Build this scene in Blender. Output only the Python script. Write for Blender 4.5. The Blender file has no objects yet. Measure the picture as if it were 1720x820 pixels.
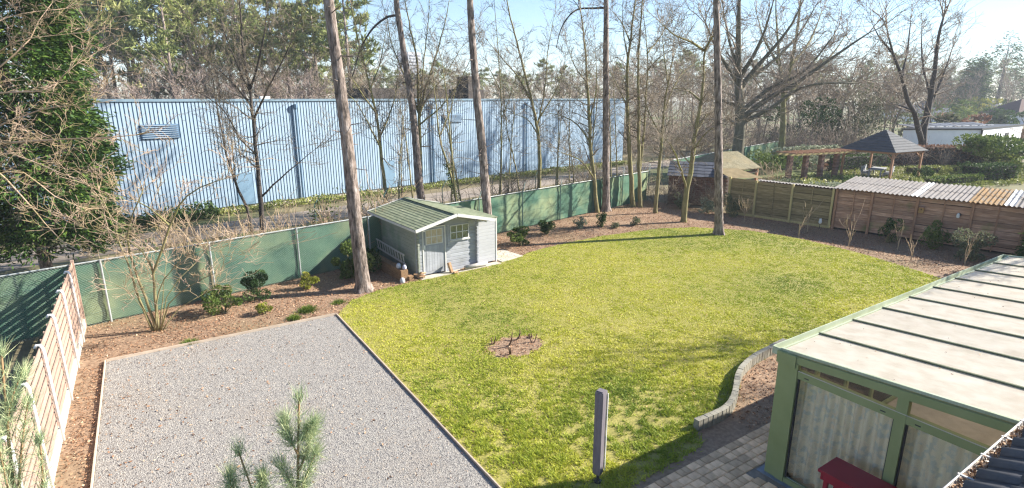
import bpy, math, random
import numpy as np
from mathutils import Vector, Matrix

# ---------------------------------------------------------------- camera, world, sun, exposure
sc = bpy.context.scene
C = sc.collection
R = math.radians
CAM = (0.0, 0.0, 6.3)
cam_d = bpy.data.cameras.new('camera'); cam = bpy.data.objects.new('camera', cam_d); C.objects.link(cam)
cam_d.sensor_width = 36.0; cam_d.lens = 19.695; cam_d.clip_start = 0.05; cam_d.clip_end = 5000
cam.location = CAM
cam.rotation_euler = (R(90 - 14.594), 0, R(-33.146))
sc.camera = cam

HAZE = 0.0006
SUN_AZ, SUN_EL = R(-20.0), R(30.5)          # azimuth measured from +X towards +Y
sun_dir = Vector((math.cos(SUN_EL) * math.cos(SUN_AZ), math.cos(SUN_EL) * math.sin(SUN_AZ), math.sin(SUN_EL)))
world = bpy.data.worlds.new('World'); sc.world = world; world.use_nodes = True
wn = world.node_tree; wn.nodes.clear()
sky = wn.nodes.new('ShaderNodeTexSky'); sky.sky_type = 'NISHITA'; sky.sun_disc = False
sky.sun_elevation = SUN_EL; sky.sun_rotation = R(90) - SUN_AZ
sky.altitude = 20; sky.air_density = 1.0; sky.dust_density = 0.08; sky.ozone_density = 4.0
bg = wn.nodes.new('ShaderNodeBackground'); bg.inputs[1].default_value = 0.070
wo = wn.nodes.new('ShaderNodeOutputWorld')
wn.links.new(sky.outputs[0], bg.inputs[0]); wn.links.new(bg.outputs[0], wo.inputs[0])
sun_l = bpy.data.lights.new('sun', 'SUN'); sun = bpy.data.objects.new('sun', sun_l); C.objects.link(sun)
sun_l.energy = 5.0; sun_l.angle = R(0.5); sun_l.color = (1.0, 0.93, 0.82)
sun.rotation_euler = sun_dir.to_track_quat('Z', 'Y').to_euler()
sun.location = (40, -20, 40)
sc.view_settings.view_transform = 'Standard'; sc.view_settings.look = 'None'
sc.view_settings.exposure = 1.62; sc.view_settings.gamma = 1.0
sc.view_settings.use_curve_mapping = False
sc.cycles.max_bounces = 6; sc.cycles.transparent_max_bounces = 12
sc.cycles.diffuse_bounces = 3; sc.cycles.glossy_bounces = 2; sc.cycles.volume_bounces = 0
sc.cycles.use_denoising = True; sc.cycles.denoiser = 'OPENIMAGEDENOISE'; sc.cycles.denoising_input_passes = 'RGB_ALBEDO_NORMAL'; sc.cycles.denoising_prefilter = 'NONE'; sc.cycles.filter_width = 1.3; sc.cycles.use_adaptive_sampling = False
sc.cycles.sample_clamp_indirect = 6

# ---------------------------------------------------------------- helpers
random.seed(7)
NP = np.random.default_rng(11)
MATS = {}

def ramp_node(nt, cols):
    r = nt.nodes.new('ShaderNodeValToRGB'); e = r.color_ramp.elements
    while len(e) < len(cols): e.new(0.5)
    for el, (p, c) in zip(e, cols):
        el.position = p; el.color = (c[0], c[1], c[2], 1)
    return r

def mat(name, cols, scale=3.0, detail=6, rough=0.85, bump=0.0, bscale=None, spec=0.25, stretch=(1, 1, 1),
        tint=None, transl=0.0, metallic=0.0, patch=None, bdist=0.02, kind='noise', rnd=0.0):
    """procedural material: noise -> ramp, optional per-face 'tint' ramp, optional large patches, bump, translucency"""
    if name in MATS: return MATS[name]
    m = bpy.data.materials.new(name); m.use_nodes = True; nt = m.node_tree; nd = nt.nodes; ln = nt.links
    b = nd['Principled BSDF']; out = nd['Material Output']
    b.inputs['Roughness'].default_value = rough; b.inputs['Metallic'].default_value = metallic
    b.inputs['Specular IOR Level'].default_value = spec
    tc = nd.new('ShaderNodeTexCoord'); mp = nd.new('ShaderNodeMapping'); mp.inputs['Scale'].default_value = stretch
    ln.new(tc.outputs['Object'], mp.inputs[0])
    nz = nd.new('ShaderNodeTexNoise'); nz.inputs['Scale'].default_value = scale; nz.inputs['Detail'].default_value = detail
    nz.inputs['Roughness'].default_value = 0.62
    ln.new(mp.outputs[0], nz.inputs[0])
    fac = nz.outputs[0]
    if kind == 'voronoi':
        v = nd.new('ShaderNodeTexVoronoi'); v.inputs['Scale'].default_value = scale
        ln.new(mp.outputs[0], v.inputs[0]); fac = v.outputs['Distance']
    if tint:
        at = nd.new('ShaderNodeAttribute'); at.attribute_name = 'tint'
        r = ramp_node(nt, cols); ln.new(at.outputs['Fac'], r.inputs[0])
    else:
        r = ramp_node(nt, cols); ln.new(fac, r.inputs[0])
    col = r.outputs[0]
    if patch:
        pn = nd.new('ShaderNodeTexNoise'); pn.inputs['Scale'].default_value = patch[0]; pn.inputs['Detail'].default_value = 4
        ln.new(tc.outputs['Object'], pn.inputs[0])
        pr = ramp_node(nt, [(patch[2], (0, 0, 0)), (patch[3], (1, 1, 1))]); ln.new(pn.outputs[0], pr.inputs[0])
        mx = nd.new('ShaderNodeMix'); mx.data_type = 'RGBA'
        ln.new(pr.outputs[0], mx.inputs['Factor']); ln.new(col, mx.inputs['A'])
        mx.inputs['B'].default_value = (*patch[1], 1); col = mx.outputs['Result']
    if rnd:
        oi = nd.new('ShaderNodeObjectInfo'); mr = nd.new('ShaderNodeMapRange')
        mr.inputs['To Min'].default_value = 1 - rnd; mr.inputs['To Max'].default_value = 1 + rnd
        ln.new(oi.outputs['Random'], mr.inputs['Value'])
        hv = nd.new('ShaderNodeHueSaturation'); ln.new(mr.outputs[0], hv.inputs['Value']); ln.new(col, hv.inputs['Color'])
        col = hv.outputs[0]
    ln.new(col, b.inputs['Base Color'])
    if bump:
        bn = nd.new('ShaderNodeBump'); bn.inputs['Strength'].default_value = bump; bn.inputs['Distance'].default_value = bdist
        if bscale:
            n2 = nd.new('ShaderNodeTexNoise'); n2.inputs['Scale'].default_value = bscale; n2.inputs['Detail'].default_value = 5
            ln.new(mp.outputs[0], n2.inputs[0]); ln.new(n2.outputs[0], bn.inputs['Height'])
        else:
            ln.new(fac, bn.inputs['Height'])
        ln.new(bn.outputs[0], b.inputs['Normal'])
    if transl:
        t = nd.new('ShaderNodeBsdfTranslucent'); ln.new(col, t.inputs[0])
        ms = nd.new('ShaderNodeMixShader'); ms.inputs[0].default_value = transl
        ln.new(b.outputs[0], ms.inputs[1]); ln.new(t.outputs[0], ms.inputs[2]); ln.new(ms.outputs[0], out.inputs['Surface'])
    MATS[name] = m
    return m

def glass_mat(name, tintc=(0.9, 0.95, 0.93), rough=0.02):
    if name in MATS: return MATS[name]
    m = bpy.data.materials.new(name); m.use_nodes = True; nt = m.node_tree; nd = nt.nodes; ln = nt.links
    nd.remove(nd['Principled BSDF']); out = nd['Material Output']
    tr = nd.new('ShaderNodeBsdfTransparent'); tr.inputs[0].default_value = (*tintc, 1)
    gl = nd.new('ShaderNodeBsdfGlossy'); gl.inputs['Roughness'].default_value = rough
    fr = nd.new('ShaderNodeFresnel'); fr.inputs[0].default_value = 1.5
    dn = nd.new('ShaderNodeTexNoise'); dn.inputs['Scale'].default_value = 1.3
    bp = nd.new('ShaderNodeBump'); bp.inputs['Strength'].default_value = 0.03; bp.inputs['Distance'].default_value = 0.02
    ln.new(dn.outputs[0], bp.inputs['Height']); ln.new(bp.outputs[0], gl.inputs['Normal'])
    ms = nd.new('ShaderNodeMixShader'); ln.new(fr.outputs[0], ms.inputs[0]); ln.new(tr.outputs[0], ms.inputs[1]); ln.new(gl.outputs[0], ms.inputs[2])
    ln.new(ms.outputs[0], out.inputs['Surface']); MATS[name] = m
    return m

def tag(o, label=None, cat=None, group=None, kind=None):
    if label: o['label'] = label
    if cat: o['category'] = cat
    if group: o['group'] = group
    if kind: o['kind'] = kind
    return o

def empty(name, loc, rz=0.0, label=None, cat=None, group=None):
    o = bpy.data.objects.new(name, None); C.objects.link(o); o.location = loc; o.rotation_euler = (0, 0, rz)
    o.empty_display_size = 0.2
    return tag(o, label, cat, group)

def link_mesh(name, me, m, parent=None, loc=None):
    me.materials.append(m) if m and not me.materials else None
    o = bpy.data.objects.new(name, me); C.objects.link(o)
    if parent: o.parent = parent
    if loc is not None: o.location = loc
    return o

def np_mesh(name, V, F, tint=None, smooth=False):
    """V (n,3) float array, F (m,k) int array"""
    me = bpy.data.meshes.new(name); V = np.asarray(V, np.float32); F = np.asarray(F, np.int32)
    m, k = F.shape
    me.vertices.add(len(V)); me.vertices.foreach_set('co', V.ravel())
    me.loops.add(m * k); me.loops.foreach_set('vertex_index', F.ravel())
    me.polygons.add(m); me.polygons.foreach_set('loop_start', np.arange(0, m * k, k, dtype=np.int32))
    try: me.polygons.foreach_set('loop_total', np.full(m, k, np.int32))
    except Exception: pass
    if smooth: me.polygons.foreach_set('use_smooth', np.ones(m, bool))
    me.update(calc_edges=True)
    if tint is not None:
        a = me.attributes.new('tint', 'FLOAT', 'FACE'); a.data.foreach_set('value', np.asarray(tint, np.float32))
    return me

class MB:
    """collects simple shapes into one mesh"""
    def __init__(s): s.v = []; s.f = []
    def add(s, vs, fs):
        n = len(s.v); s.v += [tuple(map(float, p)) for p in vs]; s.f += [tuple(i + n for i in f) for f in fs]; return s
    def box(s, x0, x1, y0, y1, z0, z1, M=None):
        vs = [Vector((x, y, z)) for z in (z0, z1) for y in (y0, y1) for x in (x0, x1)]
        if M: vs = [M @ p for p in vs]
        return s.add(vs, [(0, 2, 3, 1), (4, 5, 7, 6), (0, 1, 5, 4), (2, 6, 7, 3), (0, 4, 6, 2), (1, 3, 7, 5)])
    def beam(s, p, q, w, h, up=(0, 0, 1)):
        p, q = Vector(p), Vector(q); d = (q - p).normalized(); a = d.cross(Vector(up))
        a = a.normalized() if a.length > 1e-5 else Vector((1, 0, 0)); b = a.cross(d).normalized()
        vs = [e + a * (sx * w / 2) + b * (sy * h / 2) for e in (p, q) for sx, sy in ((-1, -1), (1, -1), (1, 1), (-1, 1))]
        return s.add(vs, [(0, 1, 2, 3), (7, 6, 5, 4), (0, 4, 5, 1), (1, 5, 6, 2), (2, 6, 7, 3), (3, 7, 4, 0)])
    def tube(s, pts, rad, sides=8, cap=True):
        pts = [Vector(p) for p in pts]; n = len(pts)
        if not hasattr(rad, '__len__'): rad = [rad] * n
        vs = []; ref = None
        for i, p in enumerate(pts):
            d = (pts[min(i + 1, n - 1)] - pts[max(i - 1, 0)]).normalized()
            if ref is None: ref = d.orthogonal().normalized()
            a = (ref - d * ref.dot(d)).normalized(); ref = a; b = d.cross(a)
            for k in range(sides):
                t = 2 * math.pi * k / sides; vs.append(p + (a * math.cos(t) + b * math.sin(t)) * rad[i])
        fs = [(i * sides + k, i * sides + (k + 1) % sides, (i + 1) * sides + (k + 1) % sides, (i + 1) * sides + k) for i in range(n - 1) for k in range(sides)]
        if cap: fs += [tuple(range(sides))[::-1], tuple((n - 1) * sides + k for k in range(sides))]
        return s.add(vs, fs)
    def prism(s, poly, z0, z1):
        n = len(poly); vs = [(x, y, z) for z in (z0, z1) for x, y in poly]
        return s.add(vs, [tuple(range(n))[::-1], tuple(range(n, 2 * n))] + [(i, (i + 1) % n, n + (i + 1) % n, n + i) for i in range(n)])
    def lathe(s, prof, sides=10, c=(0, 0, 0)):
        n = len(prof)
        vs = [(c[0] + r * math.cos(2 * math.pi * k / sides), c[1] + r * math.sin(2 * math.pi * k / sides), c[2] + z) for r, z in prof for k in range(sides)]
        fs = [(i * sides + k, i * sides + (k + 1) % sides, (i + 1) * sides + (k + 1) % sides, (i + 1) * sides + k) for i in range(n - 1) for k in range(sides)]
        fs += [tuple(range(sides))[::-1], tuple((n - 1) * sides + k for k in range(sides))]
        return s.add(vs, fs)
    def mesh(s, name, smooth=False):
        me = bpy.data.meshes.new(name); me.from_pydata(s.v, [], s.f); me.update()
        if smooth:
            for p in me.polygons: p.use_smooth = True
        return me
    def build(s, name, m, parent=None, loc=None, smooth=False):
        return link_mesh(name, s.mesh(name, smooth), m, parent, loc)

def copy_tree(o, parent=None, loc=None, rz=None, scale=None):
    c = o.copy(); C.objects.link(c); c.parent = parent
    if loc is not None: c.location = loc
    if rz is not None: c.rotation_euler = (0, 0, rz)
    if scale is not None: c.scale = scale if hasattr(scale, '__len__') else (scale,) * 3
    for ch in list(o.children): copy_tree(ch, c)
    return c

def vnoise(x, y, scale, seed):
    g = np.random.default_rng(seed).random((64, 64)); x = np.asarray(x) / scale; y = np.asarray(y) / scale
    xi = np.floor(x).astype(int); yi = np.floor(y).astype(int); fx = x - xi; fy = y - yi
    fx = fx * fx * (3 - 2 * fx); fy = fy * fy * (3 - 2 * fy)
    a = g[xi % 64, yi % 64]; b = g[(xi + 1) % 64, yi % 64]; c = g[xi % 64, (yi + 1) % 64]; d = g[(xi + 1) % 64, (yi + 1) % 64]
    return (a * (1 - fx) + b * fx) * (1 - fy) + (c * (1 - fx) + d * fx) * fy

def in_poly(x, y, poly):
    c = np.zeros(len(x), bool); n = len(poly)
    for i in range(n):
        x1, y1 = poly[i]; x2, y2 = poly[(i + 1) % n]
        if y1 == y2: continue
        t = ((y1 > y) != (y2 > y)) & (x < (x2 - x1) * (y - y1) / (y2 - y1) + x1); c ^= t
    return c

def spline(pts, step):
    """Catmull-Rom resample"""
    P = [Vector(p) for p in pts]; out = []
    for i in range(len(P) - 1):
        p0 = P[max(i - 1, 0)]; p1 = P[i]; p2 = P[i + 1]; p3 = P[min(i + 2, len(P) - 1)]
        n = max(1, int((p2 - p1).length / step))
        for k in range(n):
            t = k / n
            out.append(0.5 * ((2 * p1) + (p2 - p0) * t + (2 * p0 - 5 * p1 + 4 * p2 - p3) * t * t + (3 * p1 - p0 - 3 * p2 + p3) * t ** 3))
    out.append(P[-1]); return out

def seg_mesh(name, segs, sides=3):
    """segs: rows p0(3) p1(3) r0 r1 -> thin prisms in one mesh"""
    S = np.asarray(segs, np.float64).reshape(-1, 8); a = S[:, :3]; b = S[:, 3:6]; d = b - a
    L = np.linalg.norm(d, axis=1, keepdims=True) + 1e-9; d = d / L; b = b + d * np.minimum(0.01, L * 0.05)
    ref = np.where(np.abs(d[:, 2:3]) < 0.9, np.array([[0, 0, 1.0]]), np.array([[1.0, 0, 0]]))
    u = np.cross(d, ref); u /= np.linalg.norm(u, axis=1, keepdims=True) + 1e-9; w = np.cross(d, u)
    n = len(S); V = np.zeros((n, 2, sides, 3))
    for k in range(sides):
        t = 2 * math.pi * k / sides; o = u * math.cos(t) + w * math.sin(t)
        V[:, 0, k] = a + o * S[:, 6:7]; V[:, 1, k] = b + o * S[:, 7:8]
    base = (np.arange(n) * 2 * sides)[:, None]; F = []
    for k in range(sides):
        k2 = (k + 1) % sides; F.append(np.stack([base[:, 0] + k, base[:, 0] + k2, base[:, 0] + sides + k2, base[:, 0] + sides + k], 1))
    return np_mesh(name, V.reshape(-1, 3), np.concatenate(F))

def leaf_mesh(name, cen, size, rng, flat=0.0, aspect=0.5, direction=None, tint=None, jitter=0.4):
    """one diamond leaf (a quad bent along its midrib is two triangles) per centre"""
    cen = np.asarray(cen, np.float64); n = len(cen)
    d = rng.normal(size=(n, 3)) if direction is None else np.asarray(direction) + rng.normal(size=(n, 3)) * jitter
    d[:, 2] *= (1 - flat); d /= np.linalg.norm(d, axis=1, keepdims=True) + 1e-9
    r = rng.normal(size=(n, 3)); r[:, 2] *= (1 - flat); s = np.cross(d, np.cross(r, d)); s /= np.linalg.norm(s, axis=1, keepdims=True) + 1e-9
    sz = (np.asarray(size) * rng.uniform(0.65, 1.35, n))[:, None]
    nrm = np.cross(d, s)
    p0 = cen - d * sz * 0.5; p2 = cen + d * sz * 0.5
    p1 = cen + s * sz * aspect * 0.5 + nrm * sz * 0.08; p3 = cen - s * sz * aspect * 0.5 + nrm * sz * 0.08
    V = np.stack([p0, p1, p2, p3], 1).reshape(-1, 3); F = np.arange(4 * n).reshape(n, 4)
    t = rng.random(n) if tint is None else tint
    return np_mesh(name, V, F, t)
# ---------------------------------------------------------------- materials
M_soil = mat('soil', [(0.25, (0.153, 0.100, 0.067)), (0.5, (0.267, 0.180, 0.120)), (0.75, (0.379, 0.270, 0.180))], scale=9, bump=0.6, bdist=0.03, patch=(0.35, (0.22, 0.17, 0.10), 0.5, 0.75))
M_far = mat('rough_ground', [(0.3, (0.10, 0.085, 0.055)), (0.5, (0.18, 0.15, 0.09)), (0.7, (0.24, 0.20, 0.13))], scale=0.5, bump=0.4, bdist=0.1, patch=(0.05, (0.10, 0.13, 0.04), 0.45, 0.65))
M_lawn = mat('lawn_turf', [(0.3, (0.160, 0.151, 0.044)), (0.5, (0.254, 0.237, 0.062)), (0.7, (0.339, 0.293, 0.096))], scale=16, bump=0.7, bdist=0.03, patch=(0.5, (0.30, 0.265, 0.085), 0.5, 0.75))
M_blade = mat('grass_blades', [(0.0, (0.106, 0.183, 0.023)), (0.35, (0.294, 0.359, 0.034)), (0.65, (0.496, 0.501, 0.054)), (1.0, (0.708, 0.644, 0.174))], tint=True, rough=0.6, transl=0.3)
M_gravel = mat('gravel_sheet', [(0.3, (0.102, 0.097, 0.091)), (0.5, (0.247, 0.235, 0.218)), (0.7, (0.431, 0.409, 0.372))], scale=45, detail=8, bump=0.8, bdist=0.015, patch=(0.5, (0.26, 0.215, 0.17), 0.52, 0.8))
M_stone = mat('gravel_stones', [(0.0, (0.042, 0.041, 0.049)), (0.2, (0.174, 0.164, 0.164)), (0.45, (0.297, 0.282, 0.266)), (0.72, (0.389, 0.369, 0.334)), (0.86, (0.410, 0.307, 0.213)), (1.0, (0.675, 0.645, 0.580))], tint=True, rough=0.75)
M_chip = mat('bark_chips', [(0.0, (0.079, 0.040, 0.023)), (0.4, (0.237, 0.125, 0.070)), (0.75, (0.416, 0.245, 0.145)), (1.0, (0.594, 0.440, 0.298))], tint=True, rough=0.9)
M_asphalt = mat('worn_track', [(0.3, (0.170, 0.147, 0.128)), (0.7, (0.323, 0.271, 0.223))], scale=2.5, bump=0.3, patch=(0.25, (0.20, 0.16, 0.12), 0.5, 0.7))
M_edge = mat('edging_wood', [(0.3, (0.38, 0.30, 0.23)), (0.7, (0.54, 0.46, 0.37))], scale=4, stretch=(1, 8, 8), bump=0.2, rnd=0.12)

FY = lambda x: 18.75 + 0.204 * (x + 3.52)          # line of the green mesh fence

def sheet(name, poly, z, m, kind='structure'):
    b = MB(); b.add([(x, y, z) for x, y in poly], [tuple(range(len(poly)))])
    return tag(b.build(name, m), kind=kind)

sheet('ground', [(-900, -900), (900, -900), (900, 900), (-900, 900)], -0.02, M_far)
sheet('mulch_bed', [(-2.05, 2.0), (30, 2.0), (29.5, 7.0), (27.25, 19.6), (26.6, FY(26.6)), (-2.05, FY(-2.05))], 0.0, M_soil)
sheet('track', [(-60, 16.5), (34, 35.2), (60, 41), (60, 44.5), (34, 38.2), (-60, 20.5)], -0.014, M_asphalt)
WALL_C = [(13.4, 7.42), (12.83, 7.37), (11.9, 7.28), (11.2, 7.12), (10.6, 6.86), (10.05, 6.52), (9.55, 6.26), (9.05, 6.14), (8.35, 6.16)]
LAWN = [(4.23, 5.62), (4.23, 16.02), (4.95, 17.04), (6.13, 17.52), (7.6, 17.74), (8.4, 17.72), (10.18, 17.86), (11.3, 18.08), (12.27, 18.34), (13.6, 18.8), (15.66, 19.06), (17.5, 19.15), (19.33, 19.02), (21.2, 18.7), (22.7, 18.0), (23.6, 17.0), (24.4, 16.0), (24.8, 14.6), (24.88, 13.3), (24.75, 12), (24.5, 10.6), (23.8, 8.56), (23.4, 7.5), (21, 6.6), (16, 6.4)] + [(x, y + 0.02) for x, y in WALL_C] + [(8.0, 5.75), (6.2, 5.66)]
sheet('lawn', LAWN, 0.008, M_lawn)
GX0, GX1, GY0, GY1 = -1.46, 4.17, 3.0, 16.03
sheet('gravel_bed', [(GX0, GY0), (GX1, GY0), (GX1, GY1), (GX0, GY1)], 0.012, M_gravel)

def blob(cx, cy, rx, ry, seed):
    rg = random.Random(seed); return [(cx + rx * math.cos(t / 28 * 6.2832) * (1 + rg.uniform(-.22, .22)), cy + ry * math.sin(t / 28 * 6.2832) * (1 + rg.uniform(-.22, .22))) for t in range(28)]
sheet('worn_patch', blob(7.45, 11.3, 0.78, 0.55, 2), 0.012, M_soil)
# grass blades
def grass():
    n = 900000
    x = NP.uniform(4.2, 25, n); y = NP.uniform(5.5, 19.3, n)
    d = np.hypot(x, y)
    keep = NP.random(n) < np.clip(9.5 / d, 0.2, 1.0)
    x, y = x[keep], y[keep]
    rose = ((x - 7.45) / 0.85) ** 2 + ((y - 11.3) / 0.62) ** 2 + 1.1 * (vnoise(x, y, 0.22, 5) - 0.5)
    hid = (x > 9.5) & (y < 6.2 + (x - 9.5) * 0.1) 
    k = in_poly(x + NP.normal(0, 0.05, len(x)), y + NP.normal(0, 0.05, len(x)), LAWN) & (rose > 0.85) & (x > 4.28)
    x, y = x[k], y[k]
    cl = vnoise(x, y, 0.11, 1) * 0.65 + vnoise(x, y, 0.33, 2) * 0.35
    bare = np.exp(-(((x - 7.2) / 1.1) ** 2 + ((y - 6.95) / 0.55) ** 2)) * 0.75 + np.exp(-((x - 4.3) / 0.25) ** 2) * 0.35 + np.exp(-((y - 5.7) / 0.4) ** 2) * 0.35
    mossy = np.exp(-(((x - 6.0)) / 2.2) ** 2 - ((y - 7.8) / 2.0) ** 2) * 0.12
    nearw = np.clip((17 - np.hypot(x, y)) / 7, 0.25, 1.0)
    close = np.clip((11.5 - y) / 4.5, 0, 1)
    pk = np.clip(0.84 - 0.06 * close + (0.9 + 1.9 * close) * (cl - 0.45) * nearw - bare * 0.95 - mossy, 0.0, 0.97)
    k = NP.random(len(x)) < pk
    x, y, cl, nearw, close = x[k], y[k], cl[k], nearw[k], close[k]; n = len(x)
    d = np.hypot(x, y)
    h = (0.022 + 0.05 * np.clip(cl - 0.25, 0, 1)) * NP.uniform(0.7, 1.4, n); w = (0.005 + d * 0.00055) * NP.uniform(0.7, 1.3, n)
    a = NP.uniform(0, 2 * math.pi, n); la = NP.uniform(0, 2 * math.pi, n); h = h * (0.55 + 0.45 * nearw) * (1 + 0.45 * close); ll = h * NP.uniform(0.5, 1.7, n)
    V = np.zeros((n, 3, 3)); z0 = 0.004
    V[:, 0] = np.stack([x - np.cos(a) * w, y - np.sin(a) * w, np.full(n, z0)], 1)
    V[:, 1] = np.stack([x + np.cos(a) * w, y + np.sin(a) * w, np.full(n, z0)], 1)
    V[:, 2] = np.stack([x + np.cos(la) * ll, y + np.sin(la) * ll, z0 + h], 1)
    big = vnoise(x, y, 2.6, 8); mid = vnoise(x, y, 0.7, 9)
    far = np.clip((y - 9) / 8, 0, 1)
    t = 0.52 + 0.58 * (big - 0.5) + 0.22 * (mid - 0.5) - 0.40 * (cl - 0.5) * nearw - 0.10 * nearw + NP.normal(0, 0.08, n) + 0.05 * far
    me = np_mesh('grass', V.reshape(-1, 3), np.arange(3 * n).reshape(n, 3), np.clip(t, 0, 1))
    return tag(link_mesh('grass', me, M_blade), 'short yellowish green grass of the garden lawn', 'grass', kind='stuff'), n
_, NBL = grass()

def stones():
    n = 125000
    v = NP.random(n) ** 0.85; y = 5.8 + v * (GY1 - 5.85); x = NP.uniform(GX0 + 0.03, GX1 - 0.03, n)
    s = NP.uniform(0.007, 0.015, n); a = NP.uniform(0, 6.28, n); V = np.zeros((n, 5, 3))
    for k in range(4):
        rr = s * NP.uniform(0.7, 1.25, n); t = a + k * math.pi / 2 + NP.normal(0, 0.2, n)
        V[:, k] = np.stack([x + rr * np.cos(t), y + rr * np.sin(t), np.full(n, 0.011)], 1)
    t = np.clip(NP.normal(0.46, 0.18, n), 0, 0.93)
    V[:, 4] = np.stack([x + NP.normal(0, 0.004, n), y + NP.normal(0, 0.004, n), 0.012 + s * NP.uniform(0.7, 1.3, n)], 1)
    b = (np.arange(n) * 5)[:, None]; F = np.concatenate([b + np.array([[k, (k + 1) % 4, 4]]) for k in range(4)])
    t = np.clip(NP.normal(0.46, 0.18, n), 0, 0.93)
    me = np_mesh('gravel', V.reshape(-1, 3), F, np.tile(t, 4))
    return tag(link_mesh('gravel', me, M_stone), 'loose grey gravel covering the rectangular yard', 'gravel', kind='stuff')
stones()

def chips():
    n = 300000
    x = NP.uniform(-2.0, 28.5, n); y = NP.uniform(6.0, 24.6, n); dd = np.hypot(x, y)
    k = (NP.random(n) < np.clip(24 / dd, 0, 1) ** 1.0) & ~in_poly(x, y, LAWN) & (y < FY(x) - 0.05) & ~((x > GX0 - .04) & (x < GX1 + .06) & (y < GY1 + 0.03))
    k &= (x < 27.2 + (19.4 - y) * 0.18) & ~((x > 7.5) & (x < 11.3) & (y > 17.9) & (y < 21.6)) & ~((x < 24) & (x > 5) & (y < 12))
    k &= (vnoise(x, y, 0.9, 31) + NP.random(n) * 0.5 > 0.42)
    x, y = x[k], y[k]; n = len(x)
    rose = 700
    ra = NP.uniform(0, 6.28, rose); rr = np.sqrt(NP.random(rose)); x = np.concatenate([x, 7.45 + 0.86 * rr * np.cos(ra)]); y = np.concatenate([y, 11.3 + 0.62 * rr * np.sin(ra)])
    m = 2500; sx = NP.uniform(9.2, 13, m); sy = NP.uniform(5.55, 7.2, m); kk = ~in_poly(sx, sy, LAWN); x = np.concatenate([x, sx[kk]]); y = np.concatenate([y, sy[kk]])
    n = len(x); strip = (x < GX0)
    cen = np.stack([x, y, NP.uniform(0.01, 0.035, n)], 1)
    sz = NP.uniform(0.022, 0.065, n)
    t = np.clip(NP.normal(0.52, 0.22, n) + 0.25 * (vnoise(x, y, 1.6, 33) - 0.5), 0, 1)
    me = leaf_mesh('bark_mulch', cen, sz, NP, flat=0.72, aspect=0.5, tint=t)
    return tag(link_mesh('bark_mulch', me, M_chip), 'reddish brown bark chips and dead leaves on the beds', 'mulch', kind='stuff')
chips()

n_ = 1100; gx = GX0 - 0.1 + NP.random(n_) ** 1.7 * (GX1 - GX0 + 0.2); gy = 6 + NP.random(n_) * 10.2
o = link_mesh('fallen_leaves', leaf_mesh('fallen_leaves', np.stack([gx, gy, np.full(n_, 0.035)], 1), 0.055, NP, flat=0.8, aspect=0.5), M_chip); tag(o, 'brown dead leaves scattered over the gravel', 'leaves', kind='stuff')
n_ = 500; gx = NP.uniform(4.5, 23, n_); gy = NP.uniform(7, 18.5, n_); kk = in_poly(gx, gy, LAWN); gx, gy = gx[kk], gy[kk]
o = link_mesh('fallen_leaves', leaf_mesh('fallen_leaves', np.stack([gx, gy, np.full(len(gx), 0.05)], 1), 0.06, NP, flat=0.7, aspect=0.5), M_chip); tag(o, 'brown dead leaves scattered over the lawn', 'leaves', kind='stuff')
# timber edging round the gravel
ed = empty('gravel_edging', (GX0, GY1, 0), 0, 'thin pale timber boards edging the grey gravel yard', 'edging')
def edging(p, q, n):
    for i in range(n):
        a = Vector(p).lerp(Vector(q), i / n); b = Vector(p).lerp(Vector(q), (i + 1) / n); d = (b - a).normalized() * 0.004
        off = random.uniform(-0.006, 0.006)
        MB().beam(a + d + Vector((0, 0, off)), b - d + Vector((0, 0, off)), 0.024, 0.09).build('edge_board', M_edge, ed)
edging((-0.02, 0.02, 0.03), (-0.02, -11, 0.03), 5); edging((0.0, 0.02, 0.03), (GX1 - GX0, 0.02, 0.03), 3); edging((GX1 - GX0 + 0.025, 0.02, 0.02), (GX1 - GX0 + 0.025, -11, 0.02), 5)
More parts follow.
